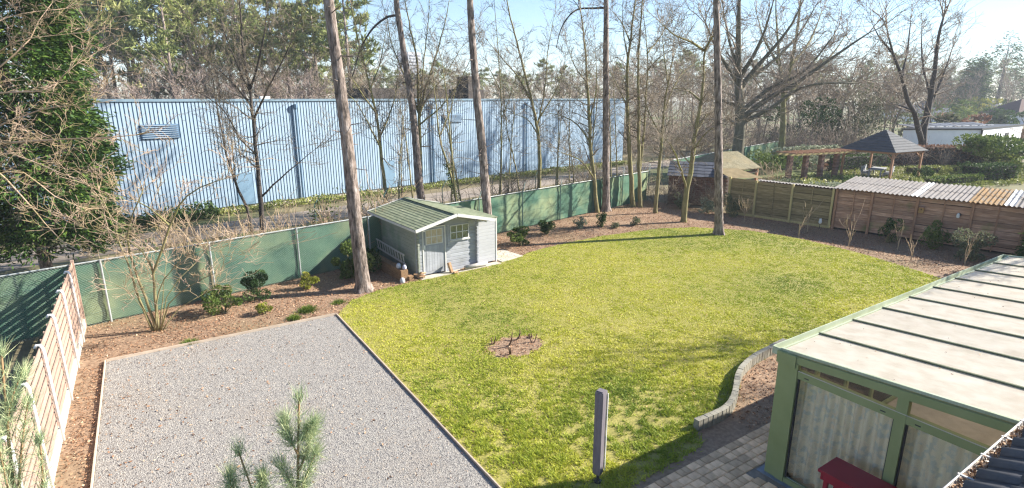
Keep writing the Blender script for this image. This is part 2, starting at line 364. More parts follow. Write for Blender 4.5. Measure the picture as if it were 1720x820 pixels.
# ---------------------------------------------------------------- green mesh fence
M_net = mat('green_net', [(0.3, (0.059, 0.145, 0.103)), (0.7, (0.108, 0.203, 0.131))], scale=1.2, rough=0.55, spec=0.3, patch=(0.6, (0.25, 0.30, 0.165), 0.46, 0.7), bump=0.3, bscale=60, bdist=0.004, transl=0.12)
M_galv = mat('galvanised_steel', [(0.3, (0.30, 0.33, 0.33)), (0.7, (0.46, 0.49, 0.49))], scale=8, rough=0.5, metallic=0.3)
M_wire = mat('fence_wire', [(0.3, (0.186, 0.238, 0.211)), (0.7, (0.260, 0.317, 0.288))], scale=8, rough=0.45, metallic=0.2)
M_gpost = mat('dark_green_post', [(0.3, (0.06, 0.12, 0.11)), (0.7, (0.10, 0.17, 0.15))], scale=8, rough=0.5)
FRZ = math.atan(0.204)
def mesh_fence(name, origin, rz, n, bay, h, label, link_to, post_m, arms_from=99, first=0):
    f = empty(name, origin, rz, label, 'fence')
    net = MB(); nx = 24
    for i in range(n):
        x0 = i * bay
        b = MB(); vs = []
        for k in range(nx + 1):
            for j in range(10):
                z = 0.03 + (h - 0.05) * j / 9
                sag = 0.03 * math.sin(3.1 * k / nx * math.pi + i) * math.sin(j / 9 * math.pi) + random.gauss(0, 0.006) + 0.012 * math.sin(j * 2.1 + k * 0.35 + i * 2)
                vs.append((x0 + 0.01 + (bay - 0.02) * k / nx, 0.035 + sag, z - (0.02 * math.sin(math.pi * k / nx) if j == 9 else 0)))
        b.add(vs, [(k * 10 + j, (k + 1) * 10 + j, (k + 1) * 10 + j + 1, k * 10 + j + 1) for k in range(nx) for j in range(9)])
        b.build('net_panel', M_net, f, smooth=True)
        MB().tube([(x0, 0, h), (x0 + bay, 0, h)], 0.021, 6).build('top_rail', M_galv, f)
        for z in (0.35, 0.85, 1.35):
            MB().tube([(x0, -0.004, z), (x0 + bay, -0.004, z)], 0.0035, 4).build('tension_wire', M_gpost, f)
        if i < link_to:                                          # chain link in front of the net
            segs = []; c = 0.075; nn = int((bay + h) / c)
            for q in range(nn):
                s = q * c
                for sg in (0, 1):
                    xa, xb = s - h, s; za, zb = 0.0, h
                    lo, hi = max(xa, 0), min(xb, bay)
                    if hi <= lo: continue
                    z_lo = (lo - xa); z_hi = (hi - xa)
                    if sg: lo2, hi2 = bay - lo, bay - hi
                    else: lo2, hi2 = lo, hi
                    segs.append((x0 + lo2, -0.012 - 0.004 * sg, z_lo, x0 + hi2, -0.012 - 0.004 * sg, z_hi, 0.0026, 0.0026))
            o = link_mesh('chain_link', seg_mesh('chain_link', segs), M_wire, f); o['kind'] = 'stuff'
    for i in range(n + 1):
        pm = M_galv if i < 5 and name == 'mesh_fence' else post_m
        MB().tube([(i * bay, -0.045, -0.2), (i * bay, -0.045, h + 0.03)], 0.028, 8).build('post', pm, f)
        if i >= arms_from:
            MB().tube([(i * bay, -0.045, h), (i * bay + 0.1, 0.0, h + 0.12), (i * bay + 0.42, 0.2, h + 0.42)], 0.018, 6).build('barb_arm', M_gpost, f)
    return f
FX0 = -4.25
mesh_fence('mesh_fence', (FX0, FY(FX0), 0), FRZ, 11, 2.8 / math.cos(FRZ), 1.85, 'long green netted chain link fence behind the garden shed', 5, M_gpost, 6)
mesh_fence('mesh_fence', (33, 28.6, 0), math.atan2(9.5, 34), 12, 3.0, 1.85, 'far green netted fence beyond the mossy open shelter', 0, M_gpost)

# ---------------------------------------------------------------- slatted fence with white posts
M_slat = mat('slat_wood', [(0.25, (0.270, 0.182, 0.136)), (0.55, (0.389, 0.275, 0.218)), (0.8, (0.475, 0.352, 0.295))], scale=3, stretch=(8, 1, 8), bump=0.15, rnd=0.1)
M_white = mat('white_paint', [(0.3, (0.70, 0.70, 0.68)), (0.7, (0.80, 0.80, 0.78))], scale=6, rough=0.45)
M_conc = mat('pale_concrete', [(0.3, (0.46, 0.43, 0.38)), (0.7, (0.62, 0.59, 0.54))], scale=6, bump=0.25, bdist=0.006, patch=(1.5, (0.36, 0.33, 0.26), 0.55, 0.75))
sf = empty('slatted_fence', (-2.06, 19.0, 0), 0, 'pale horizontal slat fence with white steel posts beside the gravel', 'fence')
YS = [0.0, -1.2, -2.95, -4.75, -6.5, -8.2, -9.9, -11.6, -13.4]
slat_me = {}
for i in range(len(YS) - 1):
    y0, y1 = YS[i + 1], YS[i]
    MB().box(-0.03, 0.03, y0 + 0.004, y1 - 0.004, -0.1, 0.26).build('base_board', M_conc, sf)
    for k in range(9):
        z = 0.29 + k * 0.187; e = random.uniform(-0.003, 0.003)
        MB().box(-0.007 + e, 0.007 + e, y0 + 0.003, y1 - 0.003, z, z + 0.135).build('slat', M_slat, sf)
    for t in (0.25, 0.5, 0.75):
        ym = y0 + (y1 - y0) * t
        MB().box(-0.034, -0.016, ym - 0.025, ym + 0.025, 0.27, 1.93).build('batten', M_slat, sf)
for y in YS[1:]:
    pts = [(0.05, y, -0.15), (0.05, y, 1.80), (0.046, y, 1.90), (0.02, y, 1.97), (-0.03, y, 1.98), (-0.06, y, 1.93)]
    MB().tube(pts, 0.027, 10).build('post', M_white, sf, smooth=True)
MB().box(-0.03, 0.045, 0.0, 0.07, -0.1, 1.98).build('end_post', M_slat, sf)

# ---------------------------------------------------------------- wooden board fence on the right
M_board = mat('brown_boards', [(0.25, (0.247, 0.134, 0.084)), (0.5, (0.435, 0.254, 0.168)), (0.75, (0.609, 0.414, 0.304))], scale=2.2, stretch=(1, 6, 9), bump=0.3, bdist=0.006, rnd=0.28, patch=(1.1, (0.24, 0.22, 0.09), 0.58, 0.72))
M_olive = mat('olive_boards', [(0.25, (0.141, 0.112, 0.055)), (0.5, (0.259, 0.201, 0.104)), (0.75, (0.376, 0.301, 0.184))], scale=2.2, stretch=(1, 6, 9), bump=0.3, bdist=0.006, rnd=0.25)
M_opost = mat('olive_post', [(0.3, (0.38, 0.31, 0.14)), (0.7, (0.50, 0.42, 0.21))], scale=5, stretch=(6, 6, 1), bump=0.2, rnd=0.1)
M_bpost = mat('brown_post', [(0.3, (0.288, 0.150, 0.090)), (0.7, (0.480, 0.280, 0.180))], scale=5, stretch=(6, 6, 1), bump=0.2, rnd=0.1)
M_gapshade = mat('gap_shade_black', [(0.3, (0.02, 0.018, 0.015)), (0.7, (0.04, 0.034, 0.03))], scale=5)  # near black colour standing in for the shade between the boards
WA = Vector((27.25, 19.4, 0)); WRZ = math.atan2(-0.984, 0.1785)
def ylen(y): return (19.4 - y) / 0.984
def board_fence(s0, bays, bm, pm, h0, label):
    org = WA + Vector((0.1785, -0.984, 0)) * s0
    f = empty('board_fence', org, WRZ, label, 'fence')
    for bi, (a, b) in enumerate(bays):
        a -= s0; b -= s0; n = 11; hh = h0 + (0.06 if bi == 0 and s0 == 0 else 0)
        bh = hh / n
        for k in range(n):
            z = 0.10 + k * (hh - 0.1) / n
            tilt = Matrix.Translation((0, 0, z)) @ Matrix.Rotation(R(-13), 4, 'X') @ Matrix.Rotation(R(random.uniform(-.25, .25)), 4, 'Y')
            MB().box(a + 0.01, b - 0.01, -0.010, 0.010, 0.004, bh - 0.012, tilt).build('board', bm, f)
        if bm is M_olive: MB().box(a + 0.05, b - 0.05, -0.055, -0.03, 0.0, 0.13).build('gravel_board', pm, f)
        MB().box(a, b, 0.075, 0.085, 0.02, hh - 0.03).build('gap_shade', M_gapshade, f)  # dark sheet added behind the boards so the gaps look shaded
        xm = (a + b) / 2
        MB().box(xm - 0.025, xm + 0.025, -0.05, -0.028, 0.05, hh).build('batten', bm if bm is M_olive else pm, f)
        for x in ((a,) if bi else (a, )) + ((b,) if bi == len(bays) - 1 else ()):
            MB().box(x - 0.05, x + 0.05, -0.10, 0.0, -0.2, hh + 0.06).build('post', pm, f)
    return f
S = [ylen(y) for y in (19.4, 17.95, 16.1, 14.2)]
board_fence(0, list(zip(S[:-1], S[1:])), M_olive, M_opost, 1.95, 'mossy olive board fence with yellowish posts at the back corner')
S2 = [ylen(y) for y in (14.05, 12.55, 10.8, 8.87, 7.2, 5.6)]
board_fence(S2[0], list(zip(S2[:-1], S2[1:])), M_board, M_bpost, 1.97, 'weathered brown board fence under the corrugated sheet roof')
# corrugated lean-to roof behind the fence
M_corr = mat('corrugated_fibre_cement', [(0.25, (0.094, 0.086, 0.085)), (0.5, (0.166, 0.155, 0.152)), (0.75, (0.238, 0.223, 0.218))], scale=4, bump=0.2, rnd=0.08, patch=(0.9, (0.15, 0.13, 0.11), 0.5, 0.7))
M_corr_moss = mat('corrugated_orange_moss', [(0.36, (0.104, 0.072, 0.036)), (0.5, (0.248, 0.132, 0.032)), (0.68, (0.192, 0.152, 0.096))], scale=11, bump=1.0, bdist=0.05, patch=(3.5, (0.15, 0.135, 0.115), 0.5, 0.62))
M_clear = mat('corrugated_pale_sheet', [(0.3, (0.266, 0.266, 0.273)), (0.7, (0.350, 0.350, 0.357))], scale=4, rough=0.4)
def corr_mesh(w, l, waves, amp, wob=0.0):
    b = MB(); nx = waves * 6; vs = []
    for i in range(nx + 1):
        x = w * i / nx; z = amp * math.cos(2 * math.pi * i / 6)
        for y, dz in ((0, 0), (l * .5, random.uniform(-wob, wob)), (l, 0)): vs.append((x, y, z + dz))
    for i in range(nx + 1):
        x = w * i / nx; z = amp * math.cos(2 * math.pi * i / 6)
        for y, dz in ((0, 0), (l * .5, 0), (l, 0)): vs.append((x, y, z + dz - 0.008))
    N = (nx + 1) * 3
    fs = [(i * 3 + j, (i + 1) * 3 + j, (i + 1) * 3 + j + 1, i * 3 + j + 1) for i in range(nx) for j in range(2)]
    fs += [tuple(N + q for q in f[::-1]) for f in fs]
    fs += [(i * 3, N + i * 3, N + (i + 1) * 3, (i + 1) * 3) for i in range(nx)] + [(i * 3 + 2, (i + 1) * 3 + 2, N + (i + 1) * 3 + 2, N + i * 3 + 2) for i in range(nx)]
    b.add(vs, fs); return b
rorg = WA + Vector((0.1785, -0.984, 0)) * S2[0]
rf = empty('lean_to_roof', (rorg.x, rorg.y, 0), WRZ, 'grey corrugated sheet roof with orange moss above the brown fence', 'roof')
x = -0.12; i = 0
kinds = ['c', 'c', 'c', 'w', 'g', 'c', 'm', 'w', 'c', 'c']
wid = [1.05, 1.05, 1.05, 0.3, 0.75, 1.0, 1.15, 0.32, 1.0, 1.0]
for kd, w in zip(kinds, wid):
    mm = {'c': M_corr, 'w': M_clear, 'g': M_corr, 'm': M_corr_moss}[kd]
    wv = max(2, round(w / 0.17))
    for row in range(2):
        o = corr_mesh(w + 0.03, 1.75, wv, 0.028, 0.006).build('roof_sheet', mm, rf, (x, -0.22 + row * 1.62, 2.06 + row * 0.115 + 0.012 * (i % 2) + 0.02 * row))
        o.rotation_euler = (R(4.2), 0, 0)
    x += w; i += 1
MB().box(-0.1, 8.4, 3.1, 3.2, -0.1, 2.25).build('back_wall', M_board, rf)
MB().box(-0.05, 8.4, 0.1, 0.2, 1.9, 2.03).build('wall_plate', M_bpost, rf)
rf2 = empty('lean_to_roof', (WA.x + 0.3, WA.y - 1.2, 0), WRZ, 'narrow corrugated strip capping the olive fence', 'roof')
for k in range(4):
    o = corr_mesh(1.02, 0.55, 6, 0.026).build('roof_sheet', M_corr, rf2, (0.2 + k * 1.0, 0.06, 2.0 - 0.006 * (k % 2))); o.rotation_euler = (R(-3), 0, 0)
MB().box(0.2, 4.2, 0.56, 0.6, -0.1, 1.93).build('back_wall', M_board, rf2)
# ---------------------------------------------------------------- garden shed
M_shedw = mat('grey_painted_logs', [(0.3, (0.299, 0.317, 0.352)), (0.7, (0.370, 0.387, 0.422))], scale=3, stretch=(1, 6, 6), bump=0.15, rnd=0.09, patch=(1.7, (0.245, 0.255, 0.26), 0.5, 0.78))
M_shedshade = mat('shade_toned_logs', [(0.3, (0.234, 0.261, 0.220)), (0.7, (0.315, 0.333, 0.282))], scale=2.5, stretch=(1, 1, 5), bump=0.15, rnd=0.05, patch=(1.2, (0.19, 0.25, 0.18), 0.5, 0.7))  # darker copy of the grey logs; side-wall shade put into the colour
M_shedtrim = mat('pale_grey_trim', [(0.3, (0.52, 0.52, 0.50)), (0.7, (0.64, 0.63, 0.61))], scale=5, bump=0.1)
M_shing = mat('green_shingles', [(0.25, (0.109, 0.135, 0.081)), (0.5, (0.178, 0.205, 0.132)), (0.75, (0.265, 0.275, 0.190))], scale=5, bump=0.5, bdist=0.01, rnd=0.12, patch=(0.8, (0.21, 0.22, 0.13), 0.5, 0.75))
M_ply = mat('annex_boards', [(0.3, (0.378, 0.387, 0.405)), (0.7, (0.450, 0.459, 0.477))], scale=4, stretch=(1, 1, 8), bump=0.1, rnd=0.04)
M_pane = glass_mat('window_glass')
M_curt0 = mat('shed_blind', [(0.3, (0.40, 0.33, 0.22)), (0.7, (0.58, 0.50, 0.37))], scale=5)
M_slab = mat('concrete_slab', [(0.3, (0.36, 0.33, 0.27)), (0.7, (0.52, 0.48, 0.41))], scale=4, bump=0.3, bdist=0.008, patch=(1.3, (0.30, 0.30, 0.2), 0.55, 0.75))
M_iron = mat('dark_iron', [(0.3, (0.03, 0.03, 0.032)), (0.7, (0.06, 0.06, 0.062))], scale=9, rough=0.5)
sh = empty('garden_shed', (7.68, 18.06, 0), R(3), 'small grey log cabin shed with green shingle roof beside the fence', 'shed')
W, Dp, EH, RH = 2.62, 3.35, 1.86, 2.30        # width, depth, eaves, ridge
XR = 1.32                                       # ridge x
n = 14; lh = EH / n
def zroof(x): return RH - (RH - 1.92) * abs(x - XR) / 1.62
for k in range(n):
    z0, z1 = k * lh, (k + 1) * lh
    for (x0, x1, nm) in ((0.0, 0.27, 'l'), (1.22, 1.42, 'm'), (1.42, 2.22, 'w'), (2.22, W, 'r')):
        if nm == 'w' and z1 > 1.20: continue
        b = MB()                                       # log face, slightly rounded
        b.add([(x0, 0, z0), (x1, 0, z0), (x1, -0.012, z0 + 0.02), (x0, -0.012, z0 + 0.02), (x1, -0.012, z1 - 0.008), (x0, -0.012, z1 - 0.008), (x1, 0, z1), (x0, 0, z1), (x0, 0.04, z0), (x1, 0.04, z0), (x1, 0.04, z1), (x0, 0.04, z1)],
              [(0, 1, 2, 3), (3, 2, 4, 5), (5, 4, 6, 7), (9, 8, 11, 10), (7, 6, 10, 11), (0, 8, 9, 1), (0, 3, 5, 7, 11, 8), (1, 9, 10, 6, 4, 2)])
        b.build('log', M_shedw, sh)
    MB().box(-0.012, 0.03, 0.045, Dp, z0 + 0.003, z1 - 0.005).build('log', M_shedshade, sh)
    MB().box(W - 0.03, W + 0.012, 0.045, Dp, z0 + 0.003, z1 - 0.005).build('log', M_shedshade, sh)
    for x in (0.06, W - 0.06):                        # crossing log ends at the corners
        e = 0.015 * (k % 2)
        MB().box(x - 0.035, x + 0.035, -0.13 - e, -0.014, z0 + 0.01, z1 - 0.014).build('log_end', M_shedw if x > 1 else M_shedshade, sh)
MB().box(0.0, W, Dp - 0.04, Dp + 0.002, 0, EH - 0.02).build('back_wall', M_shedshade, sh)
for y, m_ in ((0.0, M_shedw), (Dp - 0.04, M_shedshade)):
    b = MB(); P4 = [(0.0, EH - 0.02), (W, EH - 0.02), (W, zroof(W) - 0.06), (XR, RH - 0.06), (0, zroof(0) - 0.06)]
    b.add([(x, y + dy, z) for dy in (0.004, 0.034) for x, z in P4], [(0, 1, 2, 3, 4), (9, 8, 7, 6, 5)] + [(i, (i + 1) % 5, 5 + (i + 1) % 5, 5 + i) for i in range(5)])
    b.build('gable', m_, sh)
MB().box(1.42, 2.22, 0.006, 0.03, 1.74, EH - 0.005).build('lintel', M_shedw, sh)
# door
door = MB().box(0.30, 1.19, -0.004, 0.03, 0.06, 1.78).build('door', M_shedw, sh)
for k in range(6): MB().box(0.42 + k * 0.11, 0.42 + k * 0.11 + 0.103, -0.012, -0.005, 0.16, 1.10).build('door_board', M_shedw, door)
for (a, b_, c, d) in ((0.27, 0.31, 0.02, 1.82), (1.18, 1.22, 0.02, 1.82)): MB().box(a, b_, -0.03, 0.0, c, d).build('door_frame', M_shedtrim, sh)
MB().box(0.31, 1.18, -0.028, 0.0, 1.78, 1.82).build('door_frame', M_shedtrim, sh)
MB().box(0.41, 1.09, -0.009, -0.005, 1.18, 1.70).build('door_glazing', M_curt0, door)
for k in range(4): MB().box(0.40 + k * 0.2233, 0.43 + k * 0.2233, -0.022, -0.010, 1.16, 1.72).build('glazing_bar', M_shedtrim, door)
for z in (1.16, 1.43, 1.695): MB().box(0.40, 1.10, -0.024, -0.011, z, z + 0.025).build('glazing_bar', M_shedtrim, door)
MB().box(0.335, 0.375, -0.03, -0.005, 1.0, 1.16).build('door_handle', M_white, door)
# window
wnd = MB().box(1.425, 2.215, 0.01, 0.025, 1.20, 1.74).build('window', M_curt0, sh)
MB().box(1.44, 2.20, -0.004, 0.0, 1.22, 1.72).build('pane', M_pane, wnd)
for k in range(4): MB().box(1.42 + k * 0.258, 1.45 + k * 0.258, -0.026, -0.005, 1.19, 1.75).build('glazing_bar', M_shedtrim, wnd)
for z in (1.19, 1.455, 1.72): MB().box(1.42, 2.225, -0.028, -0.007, z, z + 0.03).build('glazing_bar', M_shedtrim, wnd)
MB().box(1.38, 2.26, -0.06, -0.006, 1.155, 1.188).build('window_sill', M_shedtrim, wnd)
# shutter board left of window
MB().box(1.30, 1.375, -0.03, -0.013, 1.0, 1.8).build('shutter', M_shedw, sh)
# roof: shingle courses on both slopes
roof = empty('roof', (0, 0, 0)); roof.parent = sh
y0, y1 = -0.72, Dp + 0.15; nc = 11
for side in (-1, 1):
    L = 1.62
    ang = math.atan2(RH - 1.92, L)
    for k in range(nc):
        a = k / nc * L; b_ = (k + 1.25) / nc * L if k < nc - 1 else L
        xa, xb = XR + side * (L - a), XR + side * (L - b_)
        za, zb = zroof(XR + L - a) + 0.022, zroof(XR + L - b_) + 0.008
        if k == nc - 1: zb += 0.012
        w_ = 0.0
        ys = [y0 + (y1 - y0) * t / 12 for t in range(13)]
        b = MB(); vs = []
        for yy in ys:
            j = random.uniform(-0.004, 0.004); vs += [(xa, yy, za + j), (xb, yy, zb), (xa, yy, za - 0.016 + j), (xb, yy, zb - 0.016)]
        fs = []
        for t in range(12):
            o = t * 4; q = o + 4
            fs += [(o, q, q + 1, o + 1), (o + 2, o + 3, q + 3, q + 2), (o, o + 2, q + 2, q), (o + 1, q + 1, q + 3, o + 3)]
        fs += [(0, 1, 3, 2), (48, 50, 51, 49)]
        if side > 0: fs = [f[::-1] for f in fs]
        b.add(vs, fs); b.build('shingle_course', M_shing, roof)
    # deck and barge boards
    d = MB(); d.beam((XR + side * L * 0.985, (y0 + y1) / 2, zroof(XR + L) - 0.014), (XR + side * 0.01, (y0 + y1) / 2, RH - 0.016), y1 - y0 - 0.04, 0.022, (0, 0, 1)); d.build('roof_deck', M_shedtrim, roof)
    for yy in (y0 - 0.012, y1 + 0.012):
        MB().beam((XR + side * (L + 0.02), yy, zroof(XR + L) - 0.02), (XR + side * 0.008, yy, RH - 0.02), 0.022, 0.11, (0, 0, 1)).build('barge_board', M_shedtrim, roof)
    MB().box(XR + side * L - 0.012, XR + side * L + 0.012, y0 + 0.01, y1 - 0.01, 1.84, 1.915).build('fascia', M_shedtrim, roof)
MB().beam((XR, y0 + 0.02, RH + 0.032), (XR, y1 - 0.02, RH + 0.032), 0.2, 0.018).build('ridge_cap', M_shing, roof)
for x in (0.02, XR, W - 0.02): MB().box(x - 0.03, x + 0.03, y0 + 0.05, -0.14, zroof(x) - 0.15, zroof(x) - 0.06).build('purlin_end', M_shedtrim, roof)
# annex on the right
for k in range(13):
    z0 = 0.06 + k * 0.134; MB().box(W + 0.03, W + 0.92, 0.05, 0.08, z0, z0 + 0.130).build('annex_board', M_ply, sh)
    MB().box(W + 0.89, W + 0.92, 0.085, Dp - 0.5, z0, z0 + 0.130).build('annex_board', M_ply, sh)
MB().beam((W + 0.0, 1.45, 1.83), (W + 0.96, 1.45, 1.815), 2.95, 0.02).build('annex_roof', M_shing, sh)
MB().box(W + 0.885, W + 0.935, 0.035, 0.09, 0.0, 1.80).build('corner_trim', M_shedtrim, sh)
# slabs in front and beside
b = MB(); b.prism([(7.72, 17.68), (11.2, 17.9), (11.1, 18.18), (7.7, 18.02)], -0.05, 0.035); o = b.build('doorstep_slab', M_slab); tag(o, 'narrow concrete slab along the front of the shed', 'slab')
b = MB(); b.prism([(11.32, 18.05), (12.5, 18.3), (12.35, 19.6), (11.25, 19.5)], -0.05, 0.03); o = b.build('terrace_slab', M_slab); tag(o, 'mossy concrete slab beside the right wall of the shed', 'slab')

# things around the shed
M_alu = mat('aluminium', [(0.3, (0.55, 0.55, 0.56)), (0.7, (0.68, 0.68, 0.69))], scale=9, rough=0.4, metallic=0.5)
ld = empty('ladder', (7.40, 18.35, 0.38), R(92), 'silver ladder lying on its side against the shed wall', 'ladder')
for z in (0.0, 0.36): MB().beam((0, z * 0.14, z + 0.1), (2.9, z * 0.14, z + 0.18), 0.025, 0.06).build('rail', M_alu, ld)
for k in range(12):
    x = 0.12 + k * 0.24; MB().tube([(x, 0, 0.1 + x * 0.027), (x, 0.05, 0.46 + x * 0.027)], 0.014, 6).build('rung', M_alu, ld)
M_sleep = mat('sleeper_wood', [(0.3, (0.15, 0.09, 0.05)), (0.7, (0.33, 0.21, 0.12))], scale=4, stretch=(8, 1, 8), bump=0.3, rnd=0.1)
slp = empty('timber_sleeper', (7.14, 18.0, 0), R(3), 'heavy brown timber beams stacked along the left shed wall', 'timber')
for k, (z, xo) in enumerate(((0.0, 0.0), (0.205, 0.02))): MB().box(-0.12 + xo, 0.14 + xo, -0.1 + k * 0.03, 3.3 - k * 0.1, z, z + 0.2).build('beam', M_sleep, slp)
MB().box(0.15, 0.33, -0.18, 0.35, 0.0, 0.17).build('beam', M_sleep, slp)
M_pot = mat('glazed_white_stone', [(0.3, (0.38, 0.41, 0.47)), (0.7, (0.55, 0.57, 0.62))], scale=5, rough=0.5)
M_pot2 = mat('bluish_stone', [(0.3, (0.36, 0.38, 0.50)), (0.7, (0.55, 0.56, 0.68))], scale=5, rough=0.5)
for (x, y, z, s, m_, lb) in ((7.02, 17.8, 0.0, 0.85, M_pot, 'white domed pot standing on the mulch below the timber beams'), (7.10, 18.3, 0.41, 0.8, M_pot, 'white domed pot sitting on the timber beams by the ladder'), (7.22, 18.05, 0.41, 0.7, M_pot2, 'bluish domed pot at the end of the timber beams')):
    o = MB().lathe([(0.10, 0), (0.125, 0.05), (0.13, 0.12), (0.11, 0.2), (0.075, 0.25), (0.03, 0.275)], 12).build('domed_pot', m_, None, (x, y, z), True); o.scale = (s * 0.85,) * 3
    tag(o, lb, 'pot', 'domed pots beside the shed')
M_log = mat('split_wood', [(0.3, (0.30, 0.17, 0.09)), (0.7, (0.50, 0.34, 0.21))], scale=5, stretch=(5, 5, 1), bump=0.3)
fw_ = empty('firewood_pile', (7.72, 17.86, 0.035), 0, 'small heap of split firewood at the shed corner', 'firewood')
for k in range(7):
    a = random.uniform(0, 3); p = Vector((random.uniform(-0.1, 0.14), random.uniform(-0.1, 0.1), 0.03 + 0.03 * k)); d = Vector((math.cos(a), math.sin(a), random.uniform(-.3, .3))) * 0.13
    MB().tube([p - d, p + d], [0.034, 0.028], 5).build('log', M_log, fw_)
o = MB().beam((8.98, 17.83, 0.04), (8.93, 17.96, 0.40), 0.15, 0.09, (1, 0, 0)).build('wood_offcut', M_log); tag(o, 'orange brown wood offcut leaning upright by the shed door', 'wood block')
o = MB().beam((9.02, 17.74, 0.06), (9.2, 17.78, 0.06), 0.08, 0.05).build('wood_offcut', M_log); tag(o, 'short wood offcut lying flat on the slab', 'wood block')
o = MB().tube([(9.55, 17.86, 0.13), (10.55, 17.93, 0.13)], 0.075, 12).build('rolled_tarp', mat('rolled_tarp', [(0.3, (0.33, 0.32, 0.30)), (0.7, (0.45, 0.43, 0.41))], scale=6, bump=0.3), None, None, True); tag(o, 'pale rolled sheet lying along the foot of the shed wall', 'roll')
o = MB()
for k in range(6):
    a = k * 1.1; o.tube([(9.42 + 0.08 * math.cos(a), 17.84 + 0.05 * math.sin(a), 0.05 + 0.02 * k), (9.5, 17.86, 0.09), (9.6, 17.84 + 0.02 * k, 0.07)], 0.02, 5)
tag(o.build('twig_bundle', M_log), 'little bundle of brown twigs beside the rolled sheet', 'twigs')
# ---------------------------------------------------------------- conservatory
M_sage = mat('sage_green_frame', [(0.3, (0.228, 0.268, 0.117)), (0.7, (0.278, 0.316, 0.151))], scale=2, rough=0.45, bump=0.03)
M_sagel = mat('pale_green_gutter', [(0.3, (0.34, 0.39, 0.27)), (0.7, (0.46, 0.50, 0.38))], scale=3, rough=0.5, patch=(1.4, (0.30, 0.33, 0.2), 0.5, 0.75))
M_bar = mat('dark_glazing_bar', [(0.3, (0.094, 0.106, 0.060)), (0.7, (0.175, 0.194, 0.120))], scale=4, rough=0.6)
M_poly = mat('polycarbonate', [(0.3, (0.743, 0.687, 0.583)), (0.5, (0.838, 0.792, 0.701)), (0.7, (0.891, 0.855, 0.782))], scale=3.0, stretch=(1.6, 1.0, 1), detail=10, rough=0.35, transl=0.6, rnd=0.04, patch=(2.6, (0.74, 0.66, 0.55), 0.55, 0.82))
M_cgl = glass_mat('conservatory_glass', (0.98, 0.99, 0.98))
M_curt = mat('patterned_curtain', [(0.2, (0.654, 0.532, 0.379)), (0.45, (0.856, 0.778, 0.625)), (0.7, (0.920, 0.874, 0.702))], scale=2.4, stretch=(1, 5, 0.7), rough=0.95, transl=0.12, patch=(9, (0.66, 0.68, 0.62), 0.5, 0.6))
M_blue = mat('bluestone', [(0.3, (0.14, 0.17, 0.21)), (0.7, (0.24, 0.27, 0.31))], scale=5, bump=0.1, rough=0.6)
M_tilef = mat('interior_floor', [(0.3, (0.40, 0.34, 0.28)), (0.7, (0.55, 0.48, 0.4))], scale=3)
M_hwall = mat('rendered_house_wall', [(0.3, (0.50, 0.44, 0.36)), (0.7, (0.60, 0.54, 0.46))], scale=6, bump=0.2)
CX0, CX1, CY0, CY1 = 8.35, 18.55, 0.62, 4.68
cv = empty('conservatory', (CX0, CY1, 0), 0, 'sage green framed conservatory with white panel roof and curtained glass', 'conservatory')
ZR = lambda y: 2.30 + (-y) * 0.075                       # roof height at local y (0 at the gutter, negative to the house)
LX, LY = CX1 - CX0, CY0 - CY1
NPAN = 9; pw = LX / NPAN
MB().box(-0.12, LX + 0.1, -3.0 + 0.0, 0.1, -0.1, 0.012).build('plinth', M_blue, cv)
MB().box(0.15, LX - 0.1, LY + 0.02, -0.12, 0.013, 0.03).build('floor', M_tilef, cv)
for i in range(NPAN):
    x0, x1 = i * pw + 0.02, (i + 1) * pw - 0.02
    b = MB(); b.add([(x, y, ZR(y) + dz) for dz in (-0.018, 0.006) for x, y in ((x0, -0.03), (x1, -0.03), (x1, LY), (x0, LY))], [(0, 3, 2, 1), (4, 5, 6, 7), (0, 1, 5, 4), (1, 2, 6, 5), (2, 3, 7, 6), (3, 0, 4, 7)])
    b.build('roof_panel', M_poly, cv)
for i in range(NPAN + 1):
    x = i * pw; m_ = M_bar if 0 < i < NPAN else M_sagel
    MB().beam((x, 0.0, ZR(0) + 0.012), (x, LY, ZR(LY) + 0.012), 0.036, 0.045).build('roof_bar', m_, cv)
    MB().beam((x, -0.04, ZR(0) - 0.055), (x, LY, ZR(LY) - 0.055), 0.05, 0.06).build('rafter', M_sage, cv)
# gutter
g_ = MB(); g_.box(-0.03, LX + 0.03, -0.02, 0.0, 2.2, 2.325); g_.box(-0.03, LX + 0.03, 0.0, 0.12, 2.2, 2.215); g_.box(-0.03, LX + 0.03, 0.12, 0.135, 2.2, 2.33); g_.box(-0.03, -0.015, 0.0, 0.12, 2.215, 2.325); g_.box(LX + 0.015, LX + 0.03, 0.0, 0.12, 2.215, 2.325)
g_.build('gutter', M_sagel, cv)
# end wall facing the gravel (x = 0)
PY = [0.0, -1.83, -3.66]
MB().box(-0.04, 0.06, -0.20, 0.0, 0.012, 2.19).build('post', M_sage, cv)
MB().box(-0.055, 0.04, -0.34, -0.205, 0.012, 2.19).build('post', M_sage, cv)
MB().box(-0.075, -0.0, -0.30, 0.02, 2.10, 2.30).build('post_cap', M_sage, cv)
for y in PY[1:]: MB().box(-0.05, 0.06, y - 0.07, y + 0.07, 0.08, 2.3 if y > -3 else 2.4).build('post', M_sage, cv)
MB().beam((0.0, -0.02, ZR(0) - 0.085), (0.0, LY, ZR(LY) - 0.085), 0.11, 0.12).build('head_rail', M_sage, cv)
MB().box(-0.045, 0.055, LY, -0.345, 1.94, 2.07).build('transom', M_sage, cv)
MB().box(-0.045, 0.055, LY, -0.345, 0.012, 0.10).build('sill', M_sage, cv)
MB().box(-0.052, -0.046, LY, -0.35, 2.066, 2.076).build('drip_strip', M_conc, cv)
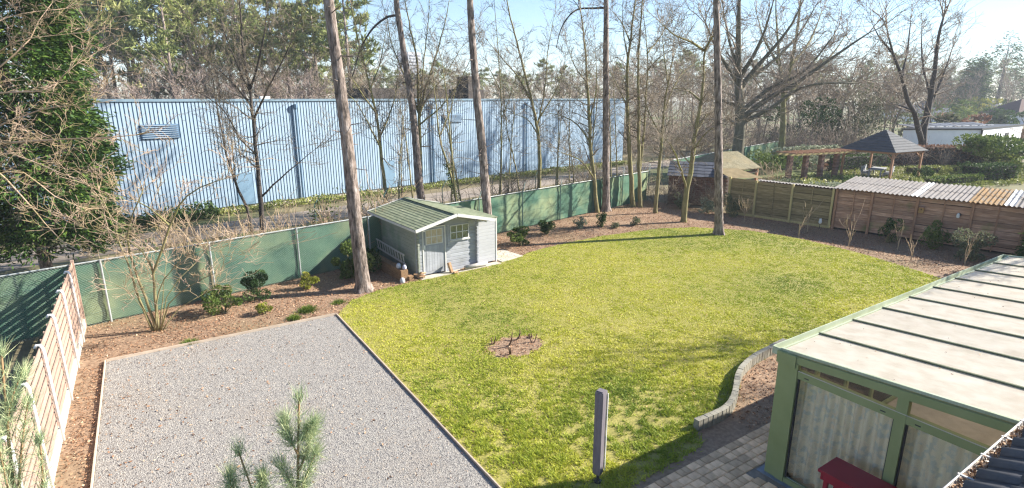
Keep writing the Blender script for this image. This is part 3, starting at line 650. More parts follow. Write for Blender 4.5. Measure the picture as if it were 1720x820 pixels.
for (a, b_) in ((-0.345, PY[1] + 0.07), (PY[1] - 0.07, PY[2] + 0.07), (PY[2] - 0.07, LY)):
    p = MB().box(0.0, 0.008, b_ + 0.01, a - 0.01, 0.105, 1.935).build('glass_pane', M_cgl, cv)
    for q in (a - 0.012, b_ + 0.012): MB().box(-0.012, 0.02, q - 0.012, q + 0.012, 0.104, 1.936).build('gasket', M_iron, p)
    b = MB(); b.add([(0.0, a - 0.01, 2.075), (0.0, b_ + 0.01, 2.075), (0.0, b_ + 0.01, ZR(b_) - 0.145), (0.0, a - 0.01, ZR(a) - 0.145)], [(0, 1, 2, 3)]); b.build('top_pane', M_cgl, cv)
    for q in (a - 0.15, b_ + 0.15): MB().box(-0.052, -0.046, q - 0.035, q + 0.035, 1.985, 2.0).build('vent_slot', M_iron, cv)
    # curtain: pleated sheet just inside
    vs = []; nn = 110
    for k in range(nn + 1):
        y = a + 0.16 + (b_ - a - 0.24) * k / nn
        ph = k * 0.62 + 1.3 * math.sin(k * 0.11); dx = 0.05 * math.sin(ph) + 0.015 * math.sin(ph * 0.37 + 1)
        for j in range(6):
            z = 0.06 + 1.84 * j / 5; vs.append((0.20 + dx * (1.15 - 0.5 * j / 5) + 0.01 * math.sin(k * .2 + j), y, z))
    b = MB(); b.add(vs, [(k * 6 + j, (k + 1) * 6 + j, (k + 1) * 6 + j + 1, k * 6 + j + 1) for k in range(nn) for j in range(5)]); b.build('curtain', M_curt, cv, smooth=True)
# garden front (y = 0), hidden below the gutter but real
for i in range(NPAN + 1):
    MB().box(i * pw - 0.04, i * pw + 0.04, -0.10, -0.03, 0.1, 2.19).build('post', M_sage, cv) if 0 < i else None
MB().box(0.07, LX, -0.11, -0.02, 0.012, 0.098).build('sill', M_sage, cv); MB().box(0.07, LX, -0.115, -0.025, 2.10, 2.189).build('head_rail', M_sage, cv)
for i in range(NPAN): MB().box(i * pw + 0.07, (i + 1) * pw - 0.045, -0.07, -0.06, 0.1, 2.1).build('glass_pane', M_cgl, cv)
for k in range(6):
    MB().box(LX - 0.01, LX + 0.0, LY + 0.01 + k * 0.66, LY + 0.66 + k * 0.66, 0.02, 2.2).build('glass_pane', M_cgl, cv)
nl = 90; lx_ = NP.uniform(0.1, LX - 0.1, nl); ly_ = -NP.random(nl) ** 2.2 * 3.6; cen = np.stack([lx_, ly_, 2.30 - ly_ * 0.075 + 0.014], 1)
o = link_mesh('roof_litter', leaf_mesh('roof_litter', cen, 0.034, NP, flat=0.85, aspect=0.5), M_chip, cv); o['kind'] = 'stuff'
# furniture that shows in the top panes
o = MB(); 
o.box(10.9, 11.8, 0.75, 1.2, 0.03, 1.75); cab = o.build('cabinet', mat('dark_cabinet', [(0.3, (0.05, 0.03, 0.02)), (0.7, (0.10, 0.06, 0.04))], scale=4)); tag(cab, 'dark cupboard against the back wall inside the conservatory', 'cupboard')
MB().box(0.0, 0.4, 0.0, 0.012, 0.4, 1.5).build('door', mat('orange_wood', [(0.3, (0.35, 0.16, 0.05)), (0.7, (0.5, 0.26, 0.09))], scale=4), cab, (10.95, 1.204, 0.1)); MB().box(0.0, 0.36, 0.0, 0.012, 0.4, 1.5).build('door', M_blue, cab, (11.4, 1.204, 0.1))

# ---------------------------------------------------------------- house wall and tiled roof at the near corner
M_tile = mat('dark_roof_tile', [(0.3, (0.045, 0.045, 0.052)), (0.7, (0.10, 0.10, 0.11))], scale=7, rough=0.55, bump=0.3, bdist=0.006, rnd=0.15)
M_leaf = mat('dead_leaves', [(0.0, (0.12, 0.06, 0.03)), (0.5, (0.30, 0.18, 0.10)), (1.0, (0.52, 0.38, 0.26))], tint=True)
hs = empty('house', (4.0, 1.05, 0), 0, 'rendered house wall with dark tiled lean-to roof beside the conservatory', 'house')
MB().box(0.0, 4.3, -0.3, 0.0, -0.1, 2.78).build('wall', M_hwall, hs)
MB().box(4.3, 15.0, -0.75, -0.45, -0.1, 2.68).build('wall', M_hwall, hs)
rt = empty('roof', (0, 0, 0)); rt.parent = hs
EY, EZ, SL = 0.30, 2.86, R(24)
tb = MB(); tw, tl = 0.30, 0.40; nx = 8
vs = []
for k in range(nx + 1):
    t = k / nx; z = 0.045 * math.sin(math.pi * min(1, t / 0.62)) if t < 0.62 else -0.012 * math.sin(math.pi * (t - 0.62) / 0.38)
    for y, dz in ((0, 0.03), (tl, 0.0)): vs += [(t * tw * 1.06, -y, z + dz), (t * tw * 1.06, -y, z + dz - 0.018)]
fs = []
for k in range(nx):
    o = k * 4; q = o + 4; fs += [(o, o + 2, q + 2, q), (o + 1, q + 1, q + 3, o + 3), (o, q, q + 1, o + 1)]
tb.add(vs, fs); tile_me = tb.mesh('tile', True); tile_me.materials.append(M_tile)
for r_ in range(7):
    for c_ in range(16):
        o = bpy.data.objects.new('tile', tile_me); C.objects.link(o); o.parent = rt
        o.location = (-0.4 + c_ * tw, EY + 0.03 - r_ * 0.33 * math.cos(SL), EZ + r_ * 0.33 * math.sin(SL) + 0.04); o.rotation_euler = (-SL, 0, random.uniform(-.006, .006))
MB().beam((-0.4, EY - 0.02, EZ - 0.02), (-0.4 + 16 * tw, EY - 0.02, EZ - 0.02), 0.04, 0.12).build('fascia', M_white, rt)
d = MB(); d.add([(-0.4, EY, EZ), (4.5, EY, EZ), (4.5, EY - 2.3, EZ + 1.02), (-0.4, EY - 2.3, EZ + 1.02)], [(0, 1, 2, 3)]); d.build('roof_deck', M_bar, rt)
M_zinc = mat('zinc_gutter', [(0.3, (0.42, 0.40, 0.38)), (0.7, (0.60, 0.58, 0.56))], scale=6, rough=0.5, metallic=0.2)
gt = MB(); vs = []; ng = 8
for x in (-0.5, 4.48):
    for k in range(ng + 1):
        t = math.pi * k / ng; vs.append((x, EY + 0.09 - 0.065 * math.cos(t), EZ + 0.01 - 0.065 * math.sin(t)))
gt.add(vs, [(k, k + 1, ng + 1 + k + 1, ng + 1 + k) for k in range(ng)]); gt.tube([(-0.5, EY + 0.158, EZ + 0.014), (4.48, EY + 0.158, EZ + 0.014)], 0.01, 6)
gutter = gt.build('gutter', M_zinc, hs, smooth=True)
for k in range(9): MB().box(k * 0.55 - 0.2, k * 0.55 - 0.175, EY + 0.0, EY + 0.175, EZ + 0.012, EZ + 0.026).build('gutter_clip', M_zinc, gutter)
nl = 1500; cen = np.stack([NP.uniform(-0.45, 4.45, nl), EY + 0.09 + NP.uniform(-0.05, 0.05, nl), EZ - 0.005 + NP.uniform(-0.015, 0.035, nl)], 1)
o = link_mesh('leaf_litter', leaf_mesh('leaf_litter', cen, 0.04, NP, flat=0.4, aspect=0.6), M_leaf, gutter); o['kind'] = 'stuff'

# ---------------------------------------------------------------- red table, parasol, patio, stone edging
M_red = mat('dark_red_lacquer', [(0.3, (0.230, 0.007, 0.022)), (0.7, (0.311, 0.013, 0.034))], scale=2, rough=0.35, spec=0.5)
tbl = empty('garden_table', (7.72, 2.3, 0), 0, 'dark red wooden side table standing against the conservatory glass', 'table')
MB().box(0, 0.52, 0.0, 1.24, 0.95, 0.995).build('table_top', M_red, tbl)
for (x0, x1, y0, y1) in ((0.02, 0.48, 0.02, 0.05), (0.02, 0.48, 1.17, 1.20), (0.02, 0.05, 0.055, 1.165), (0.45, 0.48, 0.055, 1.165)): MB().box(x0, x1, y0, y1, 0.84, 0.948).build('apron', M_red, tbl)
for x in (0.055, 0.395):
    for y in (0.055, 1.105): MB().box(x, x + 0.05, y, y + 0.06, 0, 0.838).build('leg', M_red, tbl)
MB().box(0.06, 0.44, 0.12, 1.1, 0.25, 0.28).build('shelf', M_red, tbl)
o = MB().lathe([(0.09, 0), (0.12, 0.1), (0.13, 0.2), (0.10, 0.22), (0.095, 0.12)], 14).build('flower_pot', mat('green_glaze', [(0.3, (0.02, 0.10, 0.05)), (0.7, (0.04, 0.16, 0.08))], scale=3, rough=0.3), None, (7.98, 3.2, 0.28), True); tag(o, 'green glazed pot on the lower shelf of the red table', 'pot')
M_cover = mat('mauve_grey_cover', [(0.3, (0.121, 0.109, 0.125)), (0.7, (0.176, 0.160, 0.176))], scale=4, stretch=(6, 6, 0.8), bump=0.3, rough=0.8)
par = empty('parasol', (5.69, 6.06, 0), R(20), 'closed parasol in a mauve grey cover standing on the lawn', 'parasol')
b = MB(); prof = []
levels = [(0.16, 0.055), (0.2, 0.068), (0.45, 0.074), (0.9, 0.072), (1.3, 0.075), (1.66, 0.075), (1.71, 0.072)]
vs = []
for z, r in levels:
    for k in range(16):
        t = 2 * math.pi * k / 16; sq = 1 / max(abs(math.cos(t)), abs(math.sin(t))) ** 0.95
        vs.append((r * sq * math.cos(t) + 0.003 * math.sin(z * 7 + k), r * sq * math.sin(t), z))
n_ = len(levels)
b.add(vs, [(i * 16 + k, i * 16 + (k + 1) % 16, (i + 1) * 16 + (k + 1) % 16, (i + 1) * 16 + k) for i in range(n_ - 1) for k in range(16)] + [tuple((n_ - 1) * 16 + k for k in range(16)), tuple(range(16))[::-1]])
cvr = b.build('cover', M_cover, par)
MB().beam((0.07, -0.085, 0.22), (0.07, -0.088, 1.66), 0.012, 0.012, (1, 0, 0)).build('zip', M_white, cvr)
MB().box(-0.055, 0.055, -0.055, 0.055, 1.711, 1.722).build('cap', M_cover, par)
MB().tube([(0, 0, -0.1), (0, 0, 0.2)], 0.024, 10).build('pole', M_iron, par)
MB().lathe([(0.07, 0.0), (0.07, 0.03), (0.035, 0.05)], 12).build('foot', M_iron, par)

M_pave = mat('concrete_pavers', [(0.3, (0.556, 0.358, 0.210)), (0.7, (0.818, 0.556, 0.340))], scale=7, bump=0.25, bdist=0.005, rnd=0.32, patch=(2.5, (0.42, 0.32, 0.28), 0.5, 0.8))
M_joint = mat('sandy_joint', [(0.3, (0.168, 0.140, 0.112)), (0.7, (0.280, 0.238, 0.196))], scale=12)
pt = sheet('patio', [(5.0, 2.0), (CX0 - 0.13, 2.0), (CX0 - 0.13, 4.79), (11.2, 4.79), (11.2, 5.52), (5.0, 5.52)], 0.004, M_joint)
pav = []
for sx in range(3):
    w_ = (0.135, 0.185, 0.235)[sx]
    b = MB(); e = 0.012
    x1, y1_ = w_ - 0.008, 0.167
    b.add([(0, 0, 0), (x1, 0, 0), (x1, y1_, 0), (0, y1_, 0), (0, 0, 0.03), (x1, 0, 0.03), (x1, y1_, 0.03), (0, y1_, 0.03), (e, e, 0.04), (x1 - e, e, 0.04), (x1 - e, y1_ - e, 0.04), (e, y1_ - e, 0.04)],
          [(0, 1, 5, 4), (1, 2, 6, 5), (2, 3, 7, 6), (3, 0, 4, 7), (4, 5, 9, 8), (5, 6, 10, 9), (6, 7, 11, 10), (7, 4, 8, 11), (8, 9, 10, 11)])
    me = b.mesh('paver'); me.materials.append(M_pave); pav.append((w_, me))
cnt = 0
y = 5.52 - 0.175; row = 0
while y > 3.3:
    x = 5.35 + random.uniform(0, 0.15) + max(0, (5.3 - y)) * 0.55
    xm = 11.1 if y > 4.8 else CX0 - 0.14
    while x < xm - 0.24 and cnt < 300:
        w_, me = random.choice(pav)
        o = bpy.data.objects.new('paver', me); C.objects.link(o); o.parent = pt; o.location = (x, y, -0.018 + random.uniform(-0.004, 0.004)); o.rotation_euler = (0, 0, random.uniform(-.01, .01))
        x += w_; cnt += 1
    y -= 0.175; row += 1
# palisade stones along the curved bed
M_pal = mat('weathered_palisade', [(0.3, (0.19, 0.18, 0.145)), (0.7, (0.32, 0.305, 0.26))], scale=5, bump=0.4, bdist=0.01, rnd=0.12, patch=(1.6, (0.22, 0.25, 0.12), 0.52, 0.75))
pal = empty('palisade_edging', (10.6, 6.86, 0), 0, 'curved row of grey concrete palisade blocks edging the lawn', 'edging')
pts = spline([(x, y, 0) for x, y in WALL_C], 0.02); acc = 0; last = pts[0]; k = 0
for p in pts[1:]:
    acc += (p - last).length
    if acc >= 0.128:
        d = (p - last).normalized(); a_ = math.atan2(d.y, d.x); hgt = 0.235 + random.uniform(-0.006, 0.006)
        b = MB(); b.prism([(-0.066, -0.06), (0.066, -0.06), (0.066, 0.05), (0.055, 0.06), (-0.055, 0.06), (-0.066, 0.05)], -0.1, hgt)
        o = b.build('palisade_block', M_pal, pal, (p.x - 10.6, p.y - 6.86, 0)); o.rotation_euler = (random.uniform(-.015, .015), random.uniform(-.01, .01), a_)
        acc = 0
    last = p
# ---------------------------------------------------------------- trees
M_pbark = mat('pine_bark', [(0.34, (0.048, 0.039, 0.035)), (0.47, (0.162, 0.129, 0.110)), (0.56, (0.257, 0.206, 0.182)), (0.7, (0.380, 0.340, 0.319))], scale=11, stretch=(1, 1, 0.25), bump=1.0, bdist=0.06, kind='noise')
M_bark = mat('mossy_bark', [(0.25, (0.10, 0.09, 0.045)), (0.5, (0.21, 0.185, 0.09)), (0.75, (0.32, 0.28, 0.16))], scale=6, stretch=(1, 1, 0.35), bump=0.6, bdist=0.02, patch=(0.9, (0.23, 0.225, 0.07), 0.5, 0.7))
M_bark_d = mat('dark_bark', [(0.25, (0.035, 0.03, 0.028)), (0.75, (0.10, 0.085, 0.075))], scale=5, stretch=(1, 1, 0.4), bump=0.6, bdist=0.03)
M_bark_m = mat('grey_mossy_bark', [(0.25, (0.06, 0.055, 0.04)), (0.5, (0.12, 0.11, 0.075)), (0.75, (0.20, 0.18, 0.13))], scale=4, stretch=(1, 1, 0.4), bump=0.6, bdist=0.03)
M_twig = mat('grey_brown_twigs', [(0.3, (0.144, 0.120, 0.090)), (0.7, (0.276, 0.228, 0.168))], scale=2)
M_twig_y = mat('pale_mossy_twigs', [(0.3, (0.275, 0.220, 0.088)), (0.5, (0.413, 0.308, 0.209)), (0.7, (0.528, 0.385, 0.297))], scale=1.5)
M_twig_f = mat('hazed_far_twigs', [(0.3, (0.228, 0.180, 0.138)), (0.7, (0.372, 0.306, 0.240))], scale=0.6, rnd=0.15)  # paler copy of the twig colour, distance haze put into it
M_twig_r = mat('reddish_twigs', [(0.3, (0.220, 0.167, 0.140)), (0.7, (0.352, 0.284, 0.250))], scale=0.6, rnd=0.12)
M_needle = mat('pine_needles', [(0.0, (0.05, 0.085, 0.028)), (0.5, (0.13, 0.17, 0.05)), (1.0, (0.27, 0.275, 0.10))], tint=True, transl=0.25, rough=0.6, rnd=0.12)
M_needle2 = mat('fresh_pine_needles', [(0.0, (0.125, 0.192, 0.100)), (0.5, (0.300, 0.384, 0.213)), (1.0, (0.575, 0.600, 0.338))], tint=True, transl=0.25, rough=0.5)
M_needle_f = mat('sunny_pine_needles', [(0.0, (0.081, 0.121, 0.040)), (0.5, (0.230, 0.270, 0.086)), (1.0, (0.460, 0.460, 0.184))], tint=True, transl=0.3, rough=0.6, rnd=0.18)
M_thuja = mat('dark_conifer_sprays', [(0.0, (0.016, 0.043, 0.013)), (0.5, (0.054, 0.115, 0.023)), (1.0, (0.155, 0.223, 0.039))], tint=True, transl=0.2, rough=0.55)
M_ivy = mat('ivy_leaves', [(0.0, (0.03, 0.06, 0.015)), (1.0, (0.13, 0.18, 0.05))], tint=True, transl=0.2, rough=0.5)

TR = {
'A': [(0.12, [(3.99, 26.65, -0.10), (4.07, 26.60, 1.83), (4.10, 26.59, 3.93), (4.14, 26.56, 5.69), (4.15, 26.55, 6.66), (4.06, 26.61, 7.86), (4.10, 26.59, 9.25), (4.14, 26.56, 10.60)]), (0.05, [(4.16, 26.55, 5.44), (4.56, 25.72, 6.42), (5.08, 24.82, 7.57), (5.44, 24.02, 8.43)]), (0.055, [(4.16, 26.54, 5.93), (3.74, 26.91, 6.67), (3.20, 27.36, 7.39), (2.74, 27.76, 7.87)]), (0.05, [(4.15, 26.55, 6.66), (4.54, 26.02, 7.84), (4.80, 25.57, 8.97), (4.92, 25.21, 10.05)]), (0.045, [(4.14, 26.56, 6.54), (3.78, 27.02, 7.87), (3.51, 27.41, 9.06), (3.46, 27.67, 10.25)]), (0.055, [(4.14, 26.56, 2.10), (4.92, 26.32, 2.86), (5.68, 26.09, 3.49), (6.45, 25.86, 4.12)]), (0.04, [(4.10, 26.59, 3.93), (3.53, 26.25, 4.60), (3.05, 25.87, 5.72), (2.45, 25.57, 6.30), (1.85, 25.25, 6.63)])],
'A2': [(0.075, [(3.66, 27.47, -0.10), (3.61, 27.50, 1.47), (3.44, 27.61, 2.01), (3.08, 27.85, 3.88), (2.97, 27.92, 5.93), (2.92, 27.95, 7.41)]), (0.035, [(3.44, 27.61, 2.01), (3.12, 26.22, 3.01), (2.99, 24.71, 4.60)])],
'B': [(0.11, [(10.37, 27.86, -0.10), (10.37, 27.86, 0.63), (10.29, 27.91, 2.26), (10.20, 27.97, 4.09), (10.13, 28.02, 5.57), (9.94, 28.15, 6.73), (9.75, 28.27, 7.87), (9.54, 28.41, 9.25), (9.37, 28.51, 10.60)]), (0.05, [(10.22, 27.96, 4.39), (10.97, 28.33, 5.56), (11.55, 28.81, 6.75), (11.97, 29.39, 8.28)]), (0.05, [(10.13, 28.02, 5.57), (9.37, 27.60, 6.44), (8.69, 27.13, 7.25)]), (0.05, [(10.24, 27.95, 3.79), (9.60, 27.69, 5.01), (8.98, 27.42, 6.02), (8.47, 27.08, 6.44)]), (0.04, [(9.94, 28.15, 6.73), (11.02, 29.33, 8.25), (11.95, 30.61, 10.18)])],
'C': [(0.12, [(12.69, 28.73, -0.10), (12.69, 28.73, 0.47), (12.74, 28.71, 3.30), (12.75, 28.70, 5.21), (12.75, 28.70, 6.76), (12.75, 28.70, 8.27), (12.54, 28.83, 9.75), (12.34, 28.96, 11.18)]), (0.07, [(12.75, 28.70, 5.21), (13.07, 28.43, 6.76), (13.49, 28.09, 8.27), (13.90, 27.77, 9.73), (14.17, 27.53, 11.15)]), (0.06, [(12.75, 28.70, 5.37), (13.54, 29.09, 6.46), (14.59, 29.32, 7.42), (15.82, 29.43, 9.06)]), (0.06, [(12.73, 28.71, 5.52), (12.29, 28.94, 7.07), (11.69, 29.26, 8.86), (11.47, 29.34, 10.30)]), (0.055, [(12.75, 28.70, 5.21), (13.12, 28.83, 7.69), (13.54, 28.94, 9.82), (13.83, 29.13, 11.33)]), (0.05, [(12.74, 28.71, 4.90), (13.38, 27.34, 5.85), (13.82, 26.10, 7.03), (13.95, 25.07, 8.12)])],
'D': [(0.085, [(12.54, 24.06, -0.10), (12.54, 24.06, 1.08), (12.31, 24.21, 2.54), (12.09, 24.35, 3.54), (11.88, 24.49, 4.52), (11.80, 24.54, 5.90), (11.71, 24.60, 6.97)]), (0.04, [(11.88, 24.49, 4.52), (12.49, 24.57, 5.61), (12.94, 24.76, 6.71)])],
'E': [(0.13, [(19.38, 26.76, -0.10), (19.38, 26.76, 0.93), (19.39, 26.75, 2.76), (19.28, 26.82, 4.47), (18.98, 27.02, 6.14), (18.61, 27.26, 7.76), (18.27, 27.49, 9.35), (17.91, 27.72, 10.89), (17.77, 27.81, 11.80)]), (0.06, [(19.28, 26.82, 4.80), (20.13, 27.33, 6.80), (20.78, 27.97, 8.85), (21.58, 28.51, 10.93)]), (0.06, [(18.98, 27.02, 6.14), (18.36, 27.49, 7.44), (17.68, 28.00, 8.41), (17.02, 28.50, 9.36)]), (0.045, [(19.28, 26.82, 4.30), (19.26, 27.88, 5.11), (19.00, 29.10, 5.43)]), (0.05, [(19.33, 26.79, 5.14), (20.55, 26.74, 6.80), (21.33, 26.97, 8.48)])],
'E2': [(0.06, [(16.95, 27.15, -0.10), (16.95, 27.15, 1.33), (17.00, 27.12, 5.18), (16.90, 27.18, 8.34), (16.70, 27.31, 11.34)]), (0.03, [(17.00, 27.12, 5.18), (16.66, 25.51, 6.75), (16.06, 24.06, 7.86)]), (0.03, [(16.14, 25.85, 6.75), (16.07, 26.93, 7.99), (16.30, 27.81, 8.96)])],
'E3': [(0.055, [(18.40, 27.40, -0.10), (18.40, 27.40, 1.00), (18.10, 27.59, 3.10), (17.81, 27.78, 4.47), (17.65, 27.89, 6.46), (17.54, 27.96, 7.76)])],
'F': [(0.13, [(21.20, 23.58, -0.10), (20.99, 23.71, 1.94), (20.77, 23.85, 3.59), (20.66, 23.93, 5.52), (20.51, 24.03, 7.07), (20.38, 24.11, 8.89), (20.12, 24.28, 10.66)]), (0.06, [(20.76, 23.86, 3.92), (20.27, 24.43, 4.87), (19.70, 25.05, 5.34), (19.14, 25.67, 5.50)]), (0.05, [(20.67, 23.92, 5.20), (20.49, 23.22, 6.76), (19.92, 22.77, 8.49)]), (0.05, [(20.99, 23.71, 1.94), (19.27, 22.90, 3.11), (17.34, 22.23, 3.72)]), (0.04, [(20.51, 24.03, 7.07), (20.72, 25.39, 8.06), (21.07, 26.67, 9.42)])],
'G': [(0.16, [(24.20, 23.78, -0.10), (24.04, 23.89, 1.69), (23.83, 24.02, 3.78), (23.68, 24.12, 5.80), (23.58, 24.18, 8.09), (23.68, 24.12, 9.67), (23.77, 24.06, 11.22), (23.84, 24.01, 12.12)]), (0.05, [(23.57, 24.19, 8.41), (23.27, 24.27, 9.66), (23.06, 24.29, 11.19)]), (0.05, [(23.68, 24.12, 5.80), (23.80, 25.00, 6.80), (23.87, 25.90, 7.84)]), (0.05, [(23.64, 24.15, 9.36), (24.20, 25.43, 10.46), (24.54, 26.86, 11.46)])],
'G2': [(0.13, [(24.45, 23.39, -0.10), (24.29, 23.49, 2.06), (24.15, 23.59, 4.47), (23.99, 23.69, 7.11), (23.93, 23.73, 9.03), (23.98, 23.70, 10.88), (23.97, 23.70, 12.09)]), (0.09, [(24.29, 23.49, 2.06), (24.64, 23.64, 4.45), (24.85, 23.87, 6.47), (25.09, 24.09, 8.13), (25.15, 24.42, 9.78), (25.17, 24.78, 11.10)]), (0.05, [(25.02, 24.13, 8.78), (26.82, 24.83, 9.91), (28.54, 25.58, 11.45)]), (0.05, [(25.04, 24.11, 7.80), (25.39, 23.42, 8.59), (25.77, 22.71, 9.04)])],
'H': [(0.12, [(23.84, 21.64, -0.10), (23.84, 21.64, 1.63), (23.89, 21.61, 3.61), (23.92, 21.59, 5.52), (24.02, 21.52, 7.07), (24.16, 21.43, 8.28)]), (0.05, [(23.92, 21.59, 5.52), (24.90, 21.77, 7.09), (25.82, 21.99, 7.74), (27.15, 21.94, 8.57)]), (0.05, [(23.91, 21.59, 4.25), (23.10, 21.89, 5.52), (22.63, 21.97, 6.76)]), (0.05, [(24.02, 21.52, 7.07), (24.88, 22.74, 8.69), (25.84, 23.90, 10.41)])],
'I': [(0.16, [(23.29, 19.18, -0.10), (23.31, 19.17, 1.36), (23.43, 19.09, 2.60), (23.48, 19.06, 3.81), (23.49, 19.05, 4.70), (23.61, 18.97, 5.87), (23.66, 18.94, 7.29), (23.60, 18.98, 8.41), (23.83, 18.83, 9.23)]), (0.08, [(23.50, 19.04, 4.55), (24.86, 19.59, 5.40), (26.17, 20.16, 5.46)]), (0.07, [(23.36, 19.13, 1.67), (21.73, 18.68, 3.63), (20.33, 18.07, 4.44)]), (0.07, [(23.56, 19.00, 8.55), (22.39, 18.85, 8.89), (21.19, 18.72, 9.07), (20.01, 18.57, 9.49)]), (0.07, [(23.59, 18.98, 8.55), (23.19, 18.17, 9.27), (22.74, 17.40, 9.81)]), (0.06, [(23.64, 18.95, 6.16), (24.08, 20.43, 6.75), (24.57, 21.87, 6.77)]), (0.06, [(23.48, 19.06, 3.81), (23.87, 18.56, 4.71), (24.29, 18.04, 5.16)])],
'J': [(0.55, [(44.12, 30.90, -0.10), (44.02, 30.97, 1.45), (44.07, 30.94, 3.52), (43.89, 31.05, 5.55), (43.55, 31.28, 8.03), (43.31, 31.44, 10.91), (43.11, 31.56, 14.17)]), (0.26, [(44.07, 30.94, 4.54), (46.11, 29.94, 6.30), (48.00, 29.04, 7.30), (50.24, 27.91, 9.04), (52.46, 26.79, 10.77), (53.92, 26.17, 11.77)]), (0.2, [(44.18, 30.87, 4.29), (45.45, 29.39, 5.31), (46.88, 27.80, 7.03), (48.37, 26.17, 7.50), (49.87, 24.54, 7.48)]), (0.24, [(43.76, 31.14, 7.04), (44.59, 30.62, 8.51), (45.91, 29.78, 10.44), (47.00, 29.10, 12.33), (47.65, 28.70, 14.19)]), (0.2, [(43.59, 31.25, 8.03), (44.09, 30.42, 9.69), (44.35, 29.75, 11.76), (44.36, 29.25, 13.98)]), (0.2, [(43.59, 31.25, 7.54), (42.15, 31.54, 8.97), (40.73, 31.81, 10.58), (39.55, 31.93, 12.13)]), (0.16, [(43.51, 31.30, 8.51), (43.08, 32.15, 10.96), (42.86, 32.85, 13.38)]), (0.16, [(43.89, 31.05, 5.55), (43.04, 32.17, 6.05), (42.26, 33.23, 7.06)]), (0.2, [(43.72, 31.16, 7.54), (46.94, 30.83, 9.08), (50.27, 30.43, 11.69), (52.76, 30.58, 14.37)]), (0.2, [(43.98, 31.00, 5.05), (46.39, 30.22, 7.05), (49.48, 29.00, 8.57), (51.97, 28.17, 11.59)])],
'K': [(0.34, [(52.19, 31.61, -0.10), (51.94, 31.77, 2.68), (51.81, 31.86, 4.92), (51.64, 31.97, 6.57), (51.93, 31.78, 9.27), (52.11, 31.66, 11.90), (52.10, 31.67, 14.96)]), (0.2, [(51.64, 31.97, 6.57), (52.69, 33.35, 9.36), (53.72, 34.74, 12.80), (54.93, 36.02, 15.78)]), (0.18, [(51.79, 31.87, 6.03), (54.46, 31.84, 8.25), (57.62, 31.49, 9.98), (60.27, 31.48, 12.33)]), (0.16, [(51.93, 31.78, 9.27), (56.06, 32.63, 11.65), (59.62, 33.85, 14.78)]), (0.14, [(52.69, 33.35, 9.36), (52.25, 34.91, 11.63), (52.22, 36.21, 14.49)])],
'L': [(0.42, [(67.10, 25.45, -0.10), (66.85, 25.62, 1.58), (66.73, 25.70, 3.38), (66.80, 25.65, 4.85), (66.78, 25.66, 6.59), (66.76, 25.67, 8.87), (66.56, 25.80, 11.65), (66.70, 25.72, 13.83)]), (0.28, [(66.81, 25.65, 1.88), (65.40, 25.71, 3.41), (64.07, 25.72, 4.88), (62.56, 25.85, 6.02), (60.96, 26.04, 8.20), (59.17, 26.35, 10.28), (57.65, 26.49, 12.27)]), (0.18, [(66.80, 25.65, 4.85), (69.06, 26.00, 7.19), (71.24, 26.42, 9.60), (73.26, 26.93, 11.48)]), (0.13, [(64.07, 25.72, 4.88), (66.43, 27.63, 5.41), (68.54, 29.71, 5.68)]), (0.14, [(60.96, 26.04, 8.20), (63.75, 27.15, 11.07), (66.30, 28.42, 14.09)]), (0.12, [(59.17, 26.35, 10.28), (58.25, 27.45, 11.88), (58.08, 28.05, 12.96)]), (0.14, [(66.78, 25.66, 6.59), (67.23, 26.99, 9.50), (68.14, 28.03, 13.05)])],
'M': [(0.17, [(-5.60, 22.77, -0.10), (-5.19, 22.50, 1.03), (-4.78, 22.23, 3.21), (-4.32, 21.93, 5.74), (-3.99, 21.72, 7.93), (-3.69, 21.52, 9.97)]), (0.054, [(-4.71, 22.18, 3.56), (-3.75, 21.36, 4.93), (-2.99, 20.66, 5.11), (-2.27, 19.98, 5.18), (-1.56, 19.32, 5.24), (-0.88, 18.67, 5.27), (-0.13, 17.98, 5.36)]), (0.040, [(-4.32, 21.93, 5.74), (-3.31, 21.55, 6.86), (-2.69, 21.43, 7.43), (-2.22, 21.40, 7.92), (-1.96, 21.50, 8.42), (-1.57, 21.53, 8.92)]), (0.036, [(-4.71, 22.18, 3.56), (-3.74, 21.60, 4.49), (-3.40, 21.44, 4.06), (-3.04, 21.25, 3.36), (-2.72, 21.09, 2.73), (-2.37, 20.92, 2.17), (-1.79, 20.59, 1.66)]), (0.036, [(-4.39, 21.98, 5.41), (-3.47, 21.15, 6.30), (-2.59, 20.35, 6.46), (-1.89, 19.66, 6.53), (-1.17, 18.97, 7.15)]), (0.032, [(-4.60, 22.11, 4.07), (-3.50, 21.03, 5.35), (-2.54, 20.03, 5.84), (-1.79, 19.18, 6.07), (-1.10, 18.36, 6.15), (-0.80, 17.80, 6.37)]), (0.032, [(-4.78, 22.23, 3.21), (-3.87, 21.94, 4.04), (-3.02, 21.68, 4.18), (-2.44, 21.60, 3.43), (-1.77, 21.46, 3.01), (-1.14, 21.34, 2.20)]), (0.029, [(-4.12, 21.80, 7.01), (-3.41, 21.85, 7.97), (-2.70, 21.91, 8.49), (-2.03, 21.98, 8.71), (-1.33, 22.04, 8.85)]), (0.029, [(-4.67, 22.16, 3.73), (-3.34, 20.94, 4.78), (-2.62, 20.13, 4.64), (-1.96, 19.35, 4.35), (-1.31, 18.58, 4.07), (-1.06, 18.07, 3.49)]), (0.029, [(-4.25, 21.89, 6.06), (-3.40, 21.64, 7.18), (-2.49, 21.37, 7.83), (-1.66, 21.14, 8.01), (-0.96, 21.00, 8.12)])],
